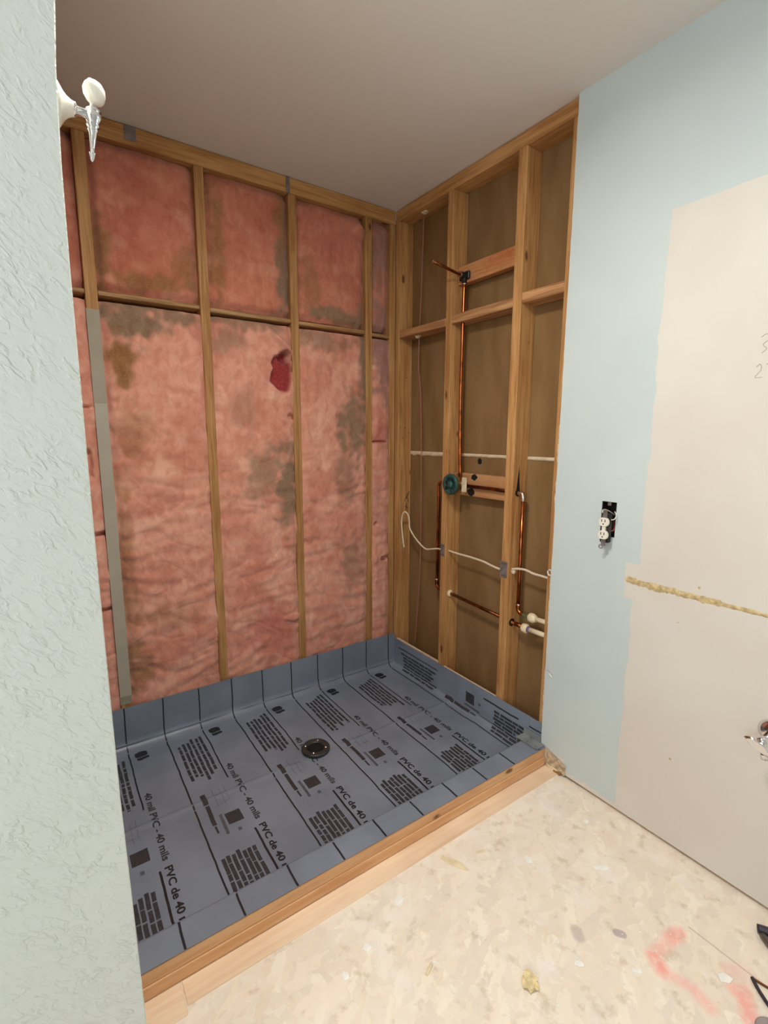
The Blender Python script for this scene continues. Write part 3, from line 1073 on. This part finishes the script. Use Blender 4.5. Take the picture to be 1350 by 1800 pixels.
TXT = {-.345: (text_mesh('40 mil PVC - 40 mils', .031), .345), -.715: (text_mesh('PVC de 40 mils', .031), .262)}
LOGO = [(-.022, .026), (-.006, .034), (.014, .033), (.024, .026), (.025, .004), (.020, -.003), (-.014, -.006), (-.022, .004)]
LOGO2 = [(-.018, -.010), (.010, -.009), (.020, -.007), (.028, -.012), (.027, -.024), (.010, -.026), (-.004, -.030), (-.016, -.026)]
rnd = random.Random(5)
for k in range(-1, 5):
    L = -1.233 + .2990 * k
    lim = s_hi - .004
    # stripes
    if L > s_lo + .01:
        decal_grid('printed_stripe', [(L - .0028, L + .0028, T_END, ROOM_TOP)], M['print'])
    B = L + .150
    if B < lim:
        if B < -.03:
            decal_grid('printed_stripe', [(B - .0026, B + .0026, -.428, ROOM_TOP)], M['print'])
        else:
            decal_grid('printed_stripe', [(B - .0026, B + .0026, -.40, -.06)], M['print'])
        decal_grid('printed_stripe', [(B - .0035, B + .0035, -.925, -.722)], M['print'])
        decal_grid('printed_stripe', [(B - .0030, B + .0030, T_END, _t0 - _q - _rise)], M['print'])
    # lettering, two runs along the sheet
    for t0 in (-.345, -.715):
        (vs_, fs_), wid = TXT[t0]
        scl = wid / max(v_.x for v_ in vs_)
        base = L + .165
        if base + .03 > lim:
            continue
        mb = MB()
        mb.add([Ls(base + v_.y, max(t0 - v_.x * scl, T_END + .001), .0006) for v_ in vs_], fs_)
        mb.build('printed_lettering', M['print_mid'] if t0 > -.5 else M['print'], liner)
    # logo
    if L + .23 < lim:
        mb = MB()
        for lg in (LOGO, LOGO2):
            mb.add([Ls(L + .192 + a, -.098 + b, .0006) for a, b in lg] + [Ls(L + .194, -.098 + sum(b for a, b in lg) / len(lg), .0006)], [(i, (i + 1) % len(lg), len(lg)) for i in range(len(lg))])
        mb.build('printed_emblem', M['print'], liner)
    # small-print block near the wall and near the curb: rows of words
    for bi, (ta, tb, rows, sa, sb) in enumerate(((-.085, -.40, 6, .024, .134), (-.775, -.955, 7, .013, .128))):
        quads = []
        for r in range(rows):
            sc = L + sa + (sb - sa) * (r + .5) / rows
            hw = (sb - sa) / rows * (.30 if bi == 0 else .36)
            if sc + hw > lim or sc - hw < s_lo + .004:
                continue
            start = ta - rnd.uniform(0, .022) - (.035 * (rows - 1 - r) / rows if bi == 0 else 0)
            end = tb + rnd.uniform(-.01, .05) - (.03 if bi == 1 and r in (2, 4) else 0)
            t_ = start
            while t_ > end:
                ln = rnd.uniform(.02, .07)
                quads.append((sc - hw, sc + hw, t_, max(t_ - ln, end)))
                t_ -= ln + rnd.uniform(.002, .006)
        decal_grid('printed_small_print', quads, M['print_mid'])
    # heading bar and faint sketches between the blocks
    s_ = L + .040
    if s_ + .09 < lim:
        decal_grid('printed_heading', [(s_ - .009, s_ + .009, -.470, -.530), (s_ - .006, s_ + .008, -.535, -.640), (s_ - .003, s_ + .004, -.645, -.680)], M['print_mid'])
    if L + .14 < lim:
        decal_grid('printed_square', [(L + .082, L + .134, -.607, -.662)], M['print_mid'])
        decal_grid('printed_sketch', [(L + .062, L + .072, -.60, -.70), (L + .100, L + .112, -.69, -.705), (L + .075, L + .0765, -.46, -.56), (L + .10, L + .1012, -.47, -.57), (L + .118, L + .1192, -.46, -.55),
                                      (L + .075, L + .119, -.5, -.5012), (L + .085, L + .119, -.545, -.546)], M['print_faint'])

# drain
dr = empty('shower_drain', (DR[0], DR[1], ZB))
tag(dr, 'round dark grey drain flange bolted onto the grey liner', 'drain')
MB().lathe([(.0, .056), (.012, .060), (.016, .057), (.0165, .036), (.010, .032), (-.02, .031)], (DR[0], DR[1], ZB), (0, 0, 1), 40).build('flange', M['drain'], dr, smooth=True)
MB().lathe([(.0, .0305), (.001, .0305)], (DR[0], DR[1], ZB + .0132), (0, 0, 1), 28).build('opening', M['hole'], dr)
for k in range(4):
    a = .9 + k * math.pi / 2
    MB().lathe([(0, .0045), (.003, .0045), (.004, .003)], (DR[0] + .043 * math.cos(a), DR[1] + .043 * math.sin(a), ZB + .0155), (0, 0, 1), 8).build('bolt', M['solder'], dr)

# clear plastic dam corner on the liner by the right wall
dc = MB()
dc.add([(-.001, -.965, .083), (-.060, -.965, .083), (-.062, -1.066, .082), (-.001, -1.066, .082)], [(0, 3, 2, 1)])
vs = []
dm = MB().box(-.052, -.0015, -1.066, -.962, .0825, .0855)
dm.box(-.0045, -.0015, -1.045, -.962, .0855, .110)
dm.box(-.052, -.0015, -.966, -.962, .040, .0825)
o = dm.build('dam_corner', M['clear'], None, bevel=.0008)
tag(o, 'clear plastic dam corner glued where liner, curb and right wall meet', 'dam corner')

# curb: two stacked boards
curb = empty('shower_curb', (-.76, CO, 0))
tag(curb, 'wooden shower curb of two stacked boards, topped by the liner', 'curb')
MB().box(-1.60, -.0015, CO - .0015, CI - .008, .0005, .0375).build('board', M['fresh_x'], curb, bevel=.003, segs=2)
MB().box(-1.60, -.0015, CO + .0010, CI - .008, .0382, .0760).build('board', M['fresh_x'], curb, bevel=.003, segs=2)

# ------------------------------------------------------------------ shower plumbing
pl = empty('shower_plumbing', (.045, -.49, .5))
tag(pl, 'copper shower pipework with green-guarded valve between the right wall studs', 'plumbing')
PXC = .040
RY = -.478
MB().tube([(PXC, RY - .012, 1.115), (PXC, RY - .004, 1.3), (PXC, RY, 1.5), (PXC, RY - .002, 1.8), (PXC, RY - .004, 1.998)], .0080, 12, 4).build('riser_pipe', M['copper'], pl, smooth=True)
ell = MB().lathe([(0, .011), (.022, .011), (.026, .014), (.040, .015), (.046, .011)], (PXC, RY - .004, 1.985), (0, 0, 1), 16)
ell.lathe([(0, .013), (.012, .014), (.030, .0145), (.034, .012)], (PXC + .006, RY - .004, 2.018), (-1, 0, 0), 16)
e_ = ell.build('drop_ear_elbow', M['blackplastic'], pl, smooth=True)
MB().box(SF + .022, SF + .036, RY - .034, RY + .026, 2.000, 2.034).build('ear', M['blackplastic'], e_, bevel=.003)
MB().lathe([(0, .0105), (.006, .0105)], (PXC, RY - .004, 1.980), (0, 0, 1), 14).build('solder_ring', M['solder'], e_)
MB().lathe([(0, .0135), (.004, .0135)], (PXC - .028, RY - .004, 2.018), (-1, 0, 0), 14).build('solder_ring', M['solder'], e_)
st = MB().tube([(PXC - .030, RY - .004, 2.018), (-.064, RY - .002, 2.031), (-.138, RY + .001, 2.044)], .0062, 12).build('stub_pipe', M['copper_old'], pl, smooth=True)
MB().lathe([(0, .0066), (.003, .0066), (.005, .003)], (-.137, RY + .001, 2.0438), (-1, 0.03, .17), 12).build('end_cap', M['solder'], st)
# valve
vy, vz = -.478, 1.092
va = MB().lathe([(0, .020), (.03, .022), (.05, .018)], (.055, vy, vz), (-1, 0, 0), 20)
va.lathe([(0, .012), (.09, .012)], (.045, vy + .045, vz), (0, -1, 0), 14)
va.lathe([(0, .012), (.08, .012)], (.045, vy, vz - .030), (0, 0, 1), 14)
vbody = va.build('valve_body', M['brass'], pl, smooth=True)
gd = MB().lathe([(0, .040), (.006, .048), (.014, .050), (.020, .047), (.020, .034), (.012, .030), (.010, .004)], (.004, vy, vz), (-1, 0, 0), 36)
gdo = gd.build('plaster_guard', M['guard'], pl, smooth=True)
for a, r, s_, mm in ((2.3, .032, .007, 'hole'), (5.6, .030, .010, 'hole'), (.3, .024, .009, 'hole'), (4.3, .033, .010, 'boxsteel'), (1.2, .028, .006, 'hole')):
    MB().ball((-.0145, vy + r * math.cos(a), vz + r * math.sin(a)), .004, s_ * .7, s_, 10, 7, .3, a).build('knob_slot', M[mm], gdo)
MB().lathe([(0, .016), (.006, .018), (.014, .013)], (-.006, vy, vz), (-1, 0, 0), 18).build('stem_cap', M['guard'], gdo, smooth=True)
MB().box(.012, .016, vy - .082, vy - .052, vz - .032, vz + .036).build('mounting_tab', M['compound'], pl, bevel=.003)
MB().ball((SF + .0455, vy - .070, vz - .034), .0014, .026, .019, 16, 9, .35, 3).build('scorched_hole', M['hole'], pl)
MB().ball((SF + .0455, vy - .088, vz + .036), .0014, .022, .013, 16, 9, .4, 8).build('scorched_hole', M['hole'], pl)
# hot side: across to the right, elbow, down, elbow, coupling, cream tube
HX = .046
MB().tube([(HX, vy - .05, vz - .006), (HX, -.70, 1.086), (HX, -.835, 1.083)], .0080, 12).build('hot_branch_pipe', M['copper_old'], pl, smooth=True)
MB().tube([(HX, -.832, 1.083), (HX, -.846, 1.083), (HX, -.855, 1.079), (HX, -.859, 1.066), (HX, -.859, 1.050)], .0100, 12, 3).build('elbow', M['solder'], pl, smooth=True)
MB().tube([(HX, -.859, 1.055), (HX, -.860, .60)], .0080, 12).build('hot_supply_pipe', M['copper'], pl, smooth=True)
MB().tube([(HX, -.860, .612), (HX, -.860, .592), (HX, -.866, .578), (HX, -.878, .571), (HX, -.892, .570)], .0098, 12, 3).build('elbow', M['copper'], pl, smooth=True)
MB().lathe([(0, .0115), (.006, .0115)], (HX, -.860, .605), (0, 0, 1), 12).build('solder_ring', M['solder'], pl)
MB().lathe([(0, .010), (.006, .0115), (.010, .010), (.030, .0135), (.034, .0135)], (HX, -.888, .570), (0, -1, .02), 16).build('adapter', M['green_fitting'], pl, smooth=True)
MB().lathe([(0, .015), (.004, .019), (.022, .020), (.030, .015), (.036, .013)], (HX, -.921, .571), (0, -1, .02), 20).build('coupling', M['cpvc'], pl, smooth=True)
MB().tube([(HX, -.955, .572), (HX, -1.023, .575)], .0098, 14).build('plastic_pipe', M['cpvc'], pl, smooth=True)
# cold side: down on the left, elbow, through the studs, coupling, cream tube
MB().tube([(HX, vy + .05, vz), (HX, -.348, vz - .004), (HX, -.336, vz - .012), (HX, -.333, vz - .03), (HX, -.333, .575)], .0078, 12).build('cold_drop_pipe', M['copper'], pl, smooth=True)
MB().tube([(HX, -.333, .590), (HX, -.333, .566), (HX, -.337, .552), (HX, -.350, .545), (HX, -.365, .543)], .0100, 12, 3).build('elbow', M['copper_old'], pl, smooth=True)
MB().lathe([(0, .0115), (.006, .0115)], (HX, -.333, .585), (0, 0, 1), 12).build('solder_ring', M['solder'], pl)
MB().tube([(HX, -.352, .543), (HX, -.875, .516)], .0078, 12).build('cold_supply_pipe', M['copper_old'], pl, smooth=True)
MB().lathe([(0, .009), (.005, .0105), (.010, .009), (.040, .0125)], (HX, -.850, .517), (0, -1, -.02), 14).build('adapter', M['copper_old'], pl, smooth=True)
MB().lathe([(0, .015), (.004, .019), (.022, .020), (.028, .016)], (HX, -.889, .5155), (0, -1, 0), 20).build('coupling', M['cpvc'], pl, smooth=True)
MB().lathe([(0, .0135), (.010, .0135)], (HX, -.917, .5155), (0, -1, 0), 16).build('primer_ring', M['purple'], pl, smooth=True)
MB().tube([(HX, -.926, .516), (HX, -1.023, .519)], .0105, 14).build('plastic_pipe', M['cpvc'], pl, smooth=True)
# sealed holes in the studs
MB().lathe([(0, .016), (.006, .018), (.012, .013)], (HX, -.430, .539), (0, -1, 0), 16).build('grommet', M['cpvc'], pl, smooth=True)
MB().lathe([(0, .017), (.002, .017)], (HX, -.829, .5175), (0, -1, 0), 18).build('bored_hole', M['hole'], pl)
MB().lathe([(0, .015), (.0015, .015)], (HX, -.829, 1.083), (0, -1, 0), 16).build('bored_hole', M['hole'], pl)
MB().add([(HX - .010, -.8297, 1.09), (HX + .012, -.8297, 1.09), (HX + .006, -.8297, 1.15), (HX + .004, -.8297, 1.20), (HX - .004, -.8297, 1.14)], [(0, 1, 2, 3, 4)]).build('scorch_mark', M['hole'], pl)

# ------------------------------------------------------------------ cable, nail plates, pink wire
cb = empty('electrical_cable', (.02, -.5, .7))
tag(cb, 'white electrical cable looping from the corner post through the studs', 'cable')
CX = .030
cpts = [(SF - .004, -.100, .712), (SF - .006, -.088, .775), (SF - .006, -.078, .845), (SF - .006, -.086, .893), (SF - .004, -.104, .910), (SF, -.124, .900), (SF, -.138, .870), (SF, -.142, .830), (.018, -.168, .792), (.022, -.215, .757), (.026, -.262, .735), (.030, -.305, .742), (.034, -.350, .752), (.034, -.393, .753)]
MB().tube(cpts, .0042, 8, 5).build('sheath', M['whitewire'], cb, smooth=True)
MB().tube([(.034, -.431, .758), (.034, -.50, .756), (.034, -.58, .757), (.034, -.66, .754), (.034, -.70, .748), (.034, -.75, .742), (.034, -.787, .742)], .0050, 8, 5).build('sheath', M['whitewire'], cb, smooth=True)
MB().tube([(.034, -.829, .757), (.034, -.86, .766), (.034, -.90, .770), (.034, -.94, .764), (.034, -.98, .764), (.034, -1.021, .762)], .0050, 8, 5).build('sheath', M['whitewire'], cb, smooth=True)
MB().lathe([(0, .008), (.012, .010), (.016, .006)], (.034, -.829, .748), (0, -1, -.1), 12).build('cable_clip', M['compound'], cb, smooth=True)
mb = MB()
mb.tube([(SF - .003, -1.034 + .009 * math.cos(a), .795 + .011 * math.sin(a)) for a in [i * math.pi / 6 for i in range(2, 14)]], .0030, 8, 2)
mb.build('cable_end_loop', M['paperflap'], cb, smooth=True)
for i, (y, z0, z1, lab) in enumerate(((-.409, .728, .790, 'small grey nail plate on the stud under the green valve'), (-.800, .718, .788, 'grey nail plate on the third stud, over the white cable'))):
    o = MB().box(SF - .0022, SF - .0004, y - (.013 if i == 0 else .021), y + (.013 if i == 0 else .019), z0, z1).build('nail_plate', M['steel'], None, bevel=.0006)
    tag(o, lab, 'nail plate', 'nail plates guarding the cable')
    for k in range(4):
        MB().box(SF - .0032, SF - .0021, y - .008 + .012 * (k % 2), y - .004 + .012 * (k % 2), z0 + .008 + (z1 - z0 - .02) * (k // 2), z0 + .012 + (z1 - z0 - .02) * (k // 2)).build('prong', M['boxsteel'], o)
pwp = [(.050, -.176, 2.384), (.050, -.172, 2.2), (.050, -.164, 2.0), (.050, -.156, 1.852)]
pw = empty('pink_wire', (.05, -.17, .2))
tag(pw, 'thin pink wire hanging down the bay beside the corner post', 'wire')
MB().tube(pwp, .0022, 6, 4).build('upper_run', M['pinkwire'], pw, smooth=True)
MB().tube([(.050, -.154, 1.812), (.050, -.152, 1.66), (.050, -.170, 1.55), (.050, -.184, 1.275), (.050, -.190, .95), (.050, -.188, .60), (.048, -.172, .35), (.046, -.158, .17)], .0022, 6, 5).build('lower_run', M['pinkwire'], pw, smooth=True)
MB().ball((.052, -.182, 2.383), .014, .018, .010, 12, 8, .5, 2).build('sealant_blob', M['foam'], pw, smooth=True)
MB().ball((.040, -.155, 1.812), .013, .018, .010, 12, 8, .5, 5).build('sealant_blob', M['foam'], pw, smooth=True)
# thin stray threads at the ceiling line
for pts, nm in (([(-.010, -.004, 2.437), (-.012, -.10, 2.42), (-.011, -.102, 2.37)], 'a'),):
    pass
# carpenter's mark on the corner post
mk = MB()
for a, b in (((.095, 1.01), (.072, .97)), ((.080, 1.0), (.060, .955)), ((.072, .985), (.088, .950)), ((.064, .93), (.086, .915)), ((.076, .945), (.070, .905))):
    mk.tube([(a[0], -.0316, a[1]), (b[0], -.0316, b[1])], .0016, 6)
mk.build('marker_scrawl', M['marker'], wr)
# staples on the corner post
for i, (z, x_) in enumerate(((1.36, .030), (1.355, .060), (1.30, .045), (1.62, .07), (.66, .05), (1.33, .085))):
    MB().ball((x_, -.0313, z), .003, .001, .003, 8, 5).build('nail_hole', M['marker'], wr)

# ------------------------------------------------------------------ outlet hanging out of its box
ob_ = empty('wall_outlet', (0, -1.26, .98))
tag(ob_, 'white duplex outlet hanging loose from its open metal box', 'outlet')
bx = MB()
d_ = .055
y0, y1, z0, z1 = OY0 + .001, OY1 - .001, OZ0 + .001, OZ1 - .001
bx.add([(.002, y0, z0), (.002, y1, z0), (.002, y1, z1), (.002, y0, z1), (d_, y0, z0), (d_, y1, z0), (d_, y1, z1), (d_, y0, z1)],
       [(4, 5, 6, 7), (0, 1, 5, 4), (1, 2, 6, 5), (2, 3, 7, 6), (3, 0, 4, 7)])
bxo = bx.build('metal_box', M['boxsteel'], ob_)
MB().box(.0015, .003, -1.266, -1.254, OZ1 - .013, OZ1 - .002).build('screw_ear', M['steel'], bxo)
dv = MB().box(-.030, -.012, -1.283, -1.251, .963, 1.063)
# device body (tilted slightly)
dvo = dv.build('device_body', M['boxsteel'], ob_, bevel=.003)
MB().box(-.0325, -.0310, -1.275, -1.259, .952, 1.074).build('strap', M['steel'], dvo, bevel=.0004)
for k, zc in enumerate((1.034, .990)):
    pts = []
    for i in range(28):
        a = 2 * math.pi * i / 28
        yy_, zz_ = .0172 * math.cos(a), .0172 * math.sin(a)
        zz_ = max(-.0142, min(.0142, zz_))
        pts.append((yy_, zz_))
    mb = MB()
    n_ = len(pts)
    vs = [(-.0310, -1.267 + a, zc + b) for a, b in pts] + [(-.0385, -1.267 + a, zc + b) for a, b in pts] + [(-.0400, -1.267 + a * .93, zc + b * .93) for a, b in pts]
    fs = [(i, (i + 1) % n_, (i + 1) % n_ + n_, i + n_) for i in range(n_)] + [(i + n_, (i + 1) % n_ + n_, (i + 1) % n_ + 2 * n_, i + 2 * n_) for i in range(n_)] + [tuple(range(2 * n_, 3 * n_))]
    fc = mb.add(vs, fs).build('socket_face', M['receptacle'], ob_, clean=True)
    for dy in (.0060, -.0060):
        MB().box(-.0404, -.0398, -1.267 + dy - .0013, -1.267 + dy + .0013, zc + .0005, zc + .0090).build('slot', M['hole'], fc)
    MB().ball((-.0398, -1.267, zc - .0065), .0008, .0026, .0028, 10, 6).build('ground_hole', M['hole'], fc)
MB().box(-.0375, -.0310, -1.273, -1.261, 1.003, 1.021).build('bridge', M['receptacle'], ob_, bevel=.001)
mb = MB().tube([(-.0320, -1.259 + .006 * math.cos(a), .948 + .006 * math.sin(a)) for a in [i * math.pi / 6 for i in range(13)]], .0018, 6)
mb.build('mounting_ear', M['steel'], ob_)
MB().tube([(-.020, -1.281, 1.042), (-.018, -1.291, 1.044), (-.012, -1.294, 1.053), (-.004, -1.288, 1.062), (.010, -1.276, 1.066), (.04, -1.268, 1.06)], .0016, 8, 5).build('wire', M['receptacle'], ob_, smooth=True)
MB().tube([(-.018, -1.252, 1.056), (-.010, -1.244, 1.066), (.004, -1.242, 1.070), (.02, -1.250, 1.064), (.04, -1.26, 1.05)], .0016, 8, 5).build('wire', M['receptacle'], ob_, smooth=True)
MB().tube([(-.018, -1.281, 1.003), (-.006, -1.286, 1.006), (.004, -1.282, 1.014), (.02, -1.27, 1.03)], .0018, 8, 5).build('wire', simple('red_wire', (150, 60, 40), .5), ob_, smooth=True)

# ------------------------------------------------------------------ robe hook on the near wall
hk = empty('robe_hook', (XL, -1.455, 1.68))
tag(hk, 'white ceramic and chrome robe hook on the end of the near wall', 'hook')
HY, HZ = -1.455, 1.690
XH = -1.5150
MB().lathe([(0, .0228), (.002, .0228), (.0045, .0190), (.0075, .0142), (.0105, .0110), (.0145, .0085), (.0180, .0076)], (XH - .0003, HY, HZ - .002), (1, 0, 0), 32).build('base', M['ceramic'], hk, smooth=True)
MB().lathe([(.0155, .0076), (.0178, .0082), (.0192, .0066), (.020, .0050), (.036, .0048)], (XH, HY, HZ - .001), (1, 0, -.06), 20).build('post', M['chrome'], hk, smooth=True)
HXc = -1.4790
MB().lathe([(d * .86, r * .86) for d, r in [(-.0575, .0008), (-.0555, .0020), (-.049, .0034), (-.0465, .0044), (-.0450, .0024), (-.040, .0028), (-.030, .0038), (-.020, .0050), (-.017, .0068), (-.015, .0056), (-.012, .0082), (-.009, .0072), (-.003, .0100), (.002, .0098), (.006, .0078), (.008, .0095), (.011, .0052), (.016, .0045), (.019, .0060)]],
           (HXc, HY, HZ - .004), (.10, .03, 1), 24).build('finial', M['chrome'], hk, smooth=True)
MB().lathe([(d * .80, r * .80) for d, r in [(-.014, .0045), (-.012, .0088), (-.006, .0128), (.002, .0148), (.009, .0135), (.014, .0100), (.0165, .0060), (.019, .0038), (.021, .0012)]],
           (HXc + .003, HY - .002, HZ + .020), (-.25, .1, 1), 24).build('knob', M['ceramic'], hk, smooth=True)

# ------------------------------------------------------------------ stop valve at the right edge
sv = empty('stop_valve', (0, -1.768, .52))
tag(sv, 'chrome water stop valve with oval handle on the beige wall', 'stop valve')
MB().lathe([(0.0003, .033), (.003, .033), (.012, .022), (.016, .012)], (0, -1.775, .528), (-1, 0, 0), 28).build('escutcheon', M['chrome'], sv, smooth=True)
MB().lathe([(0.010, .0085), (.055, .0085), (.060, .011), (.082, .011)], (0, -1.775, .528), (-1, 0, 0), 18).build('body', M['chrome'], sv, smooth=True)
MB().lathe([(0, .0075), (.03, .0075), (.034, .010), (.05, .010)], (-.066, -1.775, .528), (0, -.2, -1), 16).build('outlet_nut', M['chrome'], sv, smooth=True)
mb = MB()
vs, fs = [], []
n_ = 32
for ring_, dx in ((1.0, -.086), (1.0, -.092), (.8, -.095)):
    for i in range(n_):
        a = 2 * math.pi * i / n_
        k_ = 1 + .06 * math.cos(6 * a)
        vs.append((dx + .012 * math.sin(a) * 0, -1.772 + .030 * math.cos(a) * ring_ * k_, .520 + .013 * math.sin(a) * ring_ * k_ + .010 * math.cos(a) * ring_))
fs = [tuple(reversed(range(n_)))] + [(j * n_ + i, j * n_ + (i + 1) % n_, (j + 1) * n_ + (i + 1) % n_, (j + 1) * n_ + i) for j in range(2) for i in range(n_)] + [tuple(range(2 * n_, 3 * n_))]
mb.add(vs, fs).build('handle', M['chrome'], sv, smooth=False, clean=True)

# ------------------------------------------------------------------ tools at the lower right edge
tl = empty('hand_tool', (-.12, -1.9, 0))
tag(tl, 'dark-capped grey metal hand tool lying by the right wall', 'tool')
MB().tube([(-.092, -1.824, .012), (-.080, -1.850, .014), (-.066, -1.890, .014)], [.010, .0115, .0115], 14, 3).build('cap', M['darktool'], tl, smooth=True)
MB().tube([(-.100, -1.838, .010), (-.128, -1.880, .011), (-.19, -1.99, .012)], [.008, .0105, .011], 14, 3).build('shaft', M['greytool'], tl, smooth=True)
tb = empty('bracket_clip', (-.26, -1.9, 0))
tag(tb, 'thin dark V-shaped metal clip on the subfloor beside the pink paint', 'clip')
MB().tube([(-.240, -1.863, .0045), (-.262, -1.886, .0048), (-.290, -1.925, .006)], .0042, 10, 3).build('arm', M['darktool'], tb, smooth=True)
MB().tube([(-.240, -1.863, .0045), (-.236, -1.884, .004), (-.225, -1.93, .004)], .0026, 10, 3).build('arm', M['copper_old'], tb, smooth=True)
o = MB().lathe([(0, .034), (.006, .035), (.010, .030)], (-.338, -1.937, .0003), (0, 0, 1), 28).build('grey_disc', simple('grey_rubber', (170, 160, 160), .7), None, smooth=True)
tag(o, 'flat grey disc lying at the bottom right corner', 'disc')

# ------------------------------------------------------------------ debris on the subfloor
CH = [((-.618, -1.207), [(-.006, .048), (.006, .046), (.010, .010), (.013, -.015), (-.002, -.048), (-.010, -.020), (-.012, .010)], .42, 'woodchip', 'long pale wood chip beside the plank', 'wood_chip', 'wood chip'),
      ((-.520, -1.222), [(-.003, .018), (.004, .014), (.005, -.016), (-.003, -.014)], 1.2, 'woodchip', 'short wood sliver right of the long chip', 'wood_chip', 'wood chip'),
      ((-.835, -1.207), [(-.014, .006), (.0, .013), (.014, .008), (.015, -.006), (.002, -.012), (-.013, -.007)], .2, 'plasterchip', 'round white plaster scrap near the plank', 'plaster_chip', 'plaster chip'),
      ((-.420, -1.330), [(-.012, .008), (.006, .014), (.017, .006), (.012, -.010), (-.008, -.011)], .8, 'plasterchip', 'white plaster scrap in the middle of the bright floor', 'plaster_chip', 'plaster chip'),
      ((-.131, -1.341), [(-.010, .005), (.004, .010), (.012, .002), (.004, -.009), (-.009, -.006)], .1, 'plasterchip', 'white plaster scrap near the wall below the blue paint', 'plaster_chip', 'plaster chip'),
      ((-.255, -1.475), [(-.026, .004), (-.006, .010), (.020, .009), (.027, -.002), (.004, -.008), (-.020, -.005)], 2.5, 'plasterchip', 'long white plaster smear piece left of the wall gap', 'plaster_chip', 'plaster chip'),
      ((-.980, -1.265), [(-.010, .009), (.003, .013), (.012, .004), (.006, -.012), (-.009, -.008)], .4, 'plasterchip', 'white plaster crumb left of the bright floor middle', 'plaster_chip', 'plaster chip'),
      ((-1.060, -1.290), [(-.012, .005), (.001, .010), (.013, .003), (.004, -.008), (-.010, -.007)], 1.4, 'plasterchip', 'white plaster crumb at the lower left of the floor', 'plaster_chip', 'plaster chip'),
      ((-.560, -1.600), [(-.013, .005), (.0, .009), (.013, .004), (.010, -.006), (-.008, -.007)], 2.4, 'plasterchip', 'oval white plaster crumb left of the pink paint', 'plaster_chip', 'plaster chip'),
      ((-.292, -1.825), [(-.010, .016), (.008, .015), (.013, -.003), (-.002, -.018), (-.012, -.004)], .9, 'plasterchip', 'white plaster scrap lying on the pink paint', 'plaster_chip', 'plaster chip'),
      ((-.455, -1.693), [(-.005, .014), (.005, .010), (.007, -.012), (-.006, -.010)], .7, 'plasterchip', 'small pale scrap just left of the pink paint', 'plaster_chip', 'plaster chip'),
      ((-.700, -1.560), [(-.016, .015), (.012, .018), (.018, -.008), (.002, -.019), (-.016, -.008)], .6, 'sponge', 'yellow foam scrap at the bottom of the picture', 'foam_scrap', 'foam scrap'),
      ((-.880, -1.395), [(-.004, .018), (.004, .016), (.004, -.018), (-.004, -.014)], 2.0, 'woodchip', 'thin wood sliver at the bottom left of the floor', 'wood_chip', 'wood chip')]
for (cx, cy), poly, ang, mat, lab, nm, cat in CH:
    ca, sa = math.cos(ang), math.sin(ang)
    pp = [(cx + a * ca - b * sa, cy + a * sa + b * ca) for a, b in poly]
    hgt = .010 if mat == 'sponge' else .0035
    if mat == 'sponge':
        o = MB().ball((cx, cy, .0085), .017, .019, .0085, 18, 10, .75, 4).build(nm, M[mat], None, smooth=False)
    else:
        o = MB().prism(pp, .0002, hgt).build(nm, M[mat], None, bevel=.0008)
    tag(o, lab, cat, 'debris on the subfloor')
# uncountable crumbs
rn = random.Random(11)
mb = MB()
for k in range(330):
    x = rn.uniform(-1.35, -.02)
    y = rn.uniform(-2.05, -1.145)
    s_ = rn.choice((.0012, .0016, .002, .0026, .0035))
    if rn.random() < .35:
        a = rn.uniform(0, 3.14)
        l_ = s_ * rn.uniform(2, 4)
        dx, dy = math.cos(a) * l_, math.sin(a) * l_
        wx, wy = -math.sin(a) * s_ * .6, math.cos(a) * s_ * .6
        mb.add([(x - dx, y - dy, .0004), (x + wx, y + wy, .0004), (x + dx, y + dy, .0004), (x - wx, y - wy, .0004), (x, y, .0022)], [(0, 1, 4), (1, 2, 4), (2, 3, 4), (3, 0, 4)])
    else:
        n_ = 5
        pts = [(x + s_ * rn.uniform(.7, 1.3) * math.cos(6.283 * i / n_), y + s_ * rn.uniform(.7, 1.3) * math.sin(6.283 * i / n_), .0003) for i in range(n_)]
        mb.add(pts + [(x, y, .0003 + s_ * .7)], [(i, (i + 1) % n_, n_) for i in range(n_)])
o = mb.build('sawdust_crumbs', M['plasterchip'], None)
tag(o, 'scattered pale sawdust and plaster crumbs on the subfloor', 'crumbs', kind='stuff')
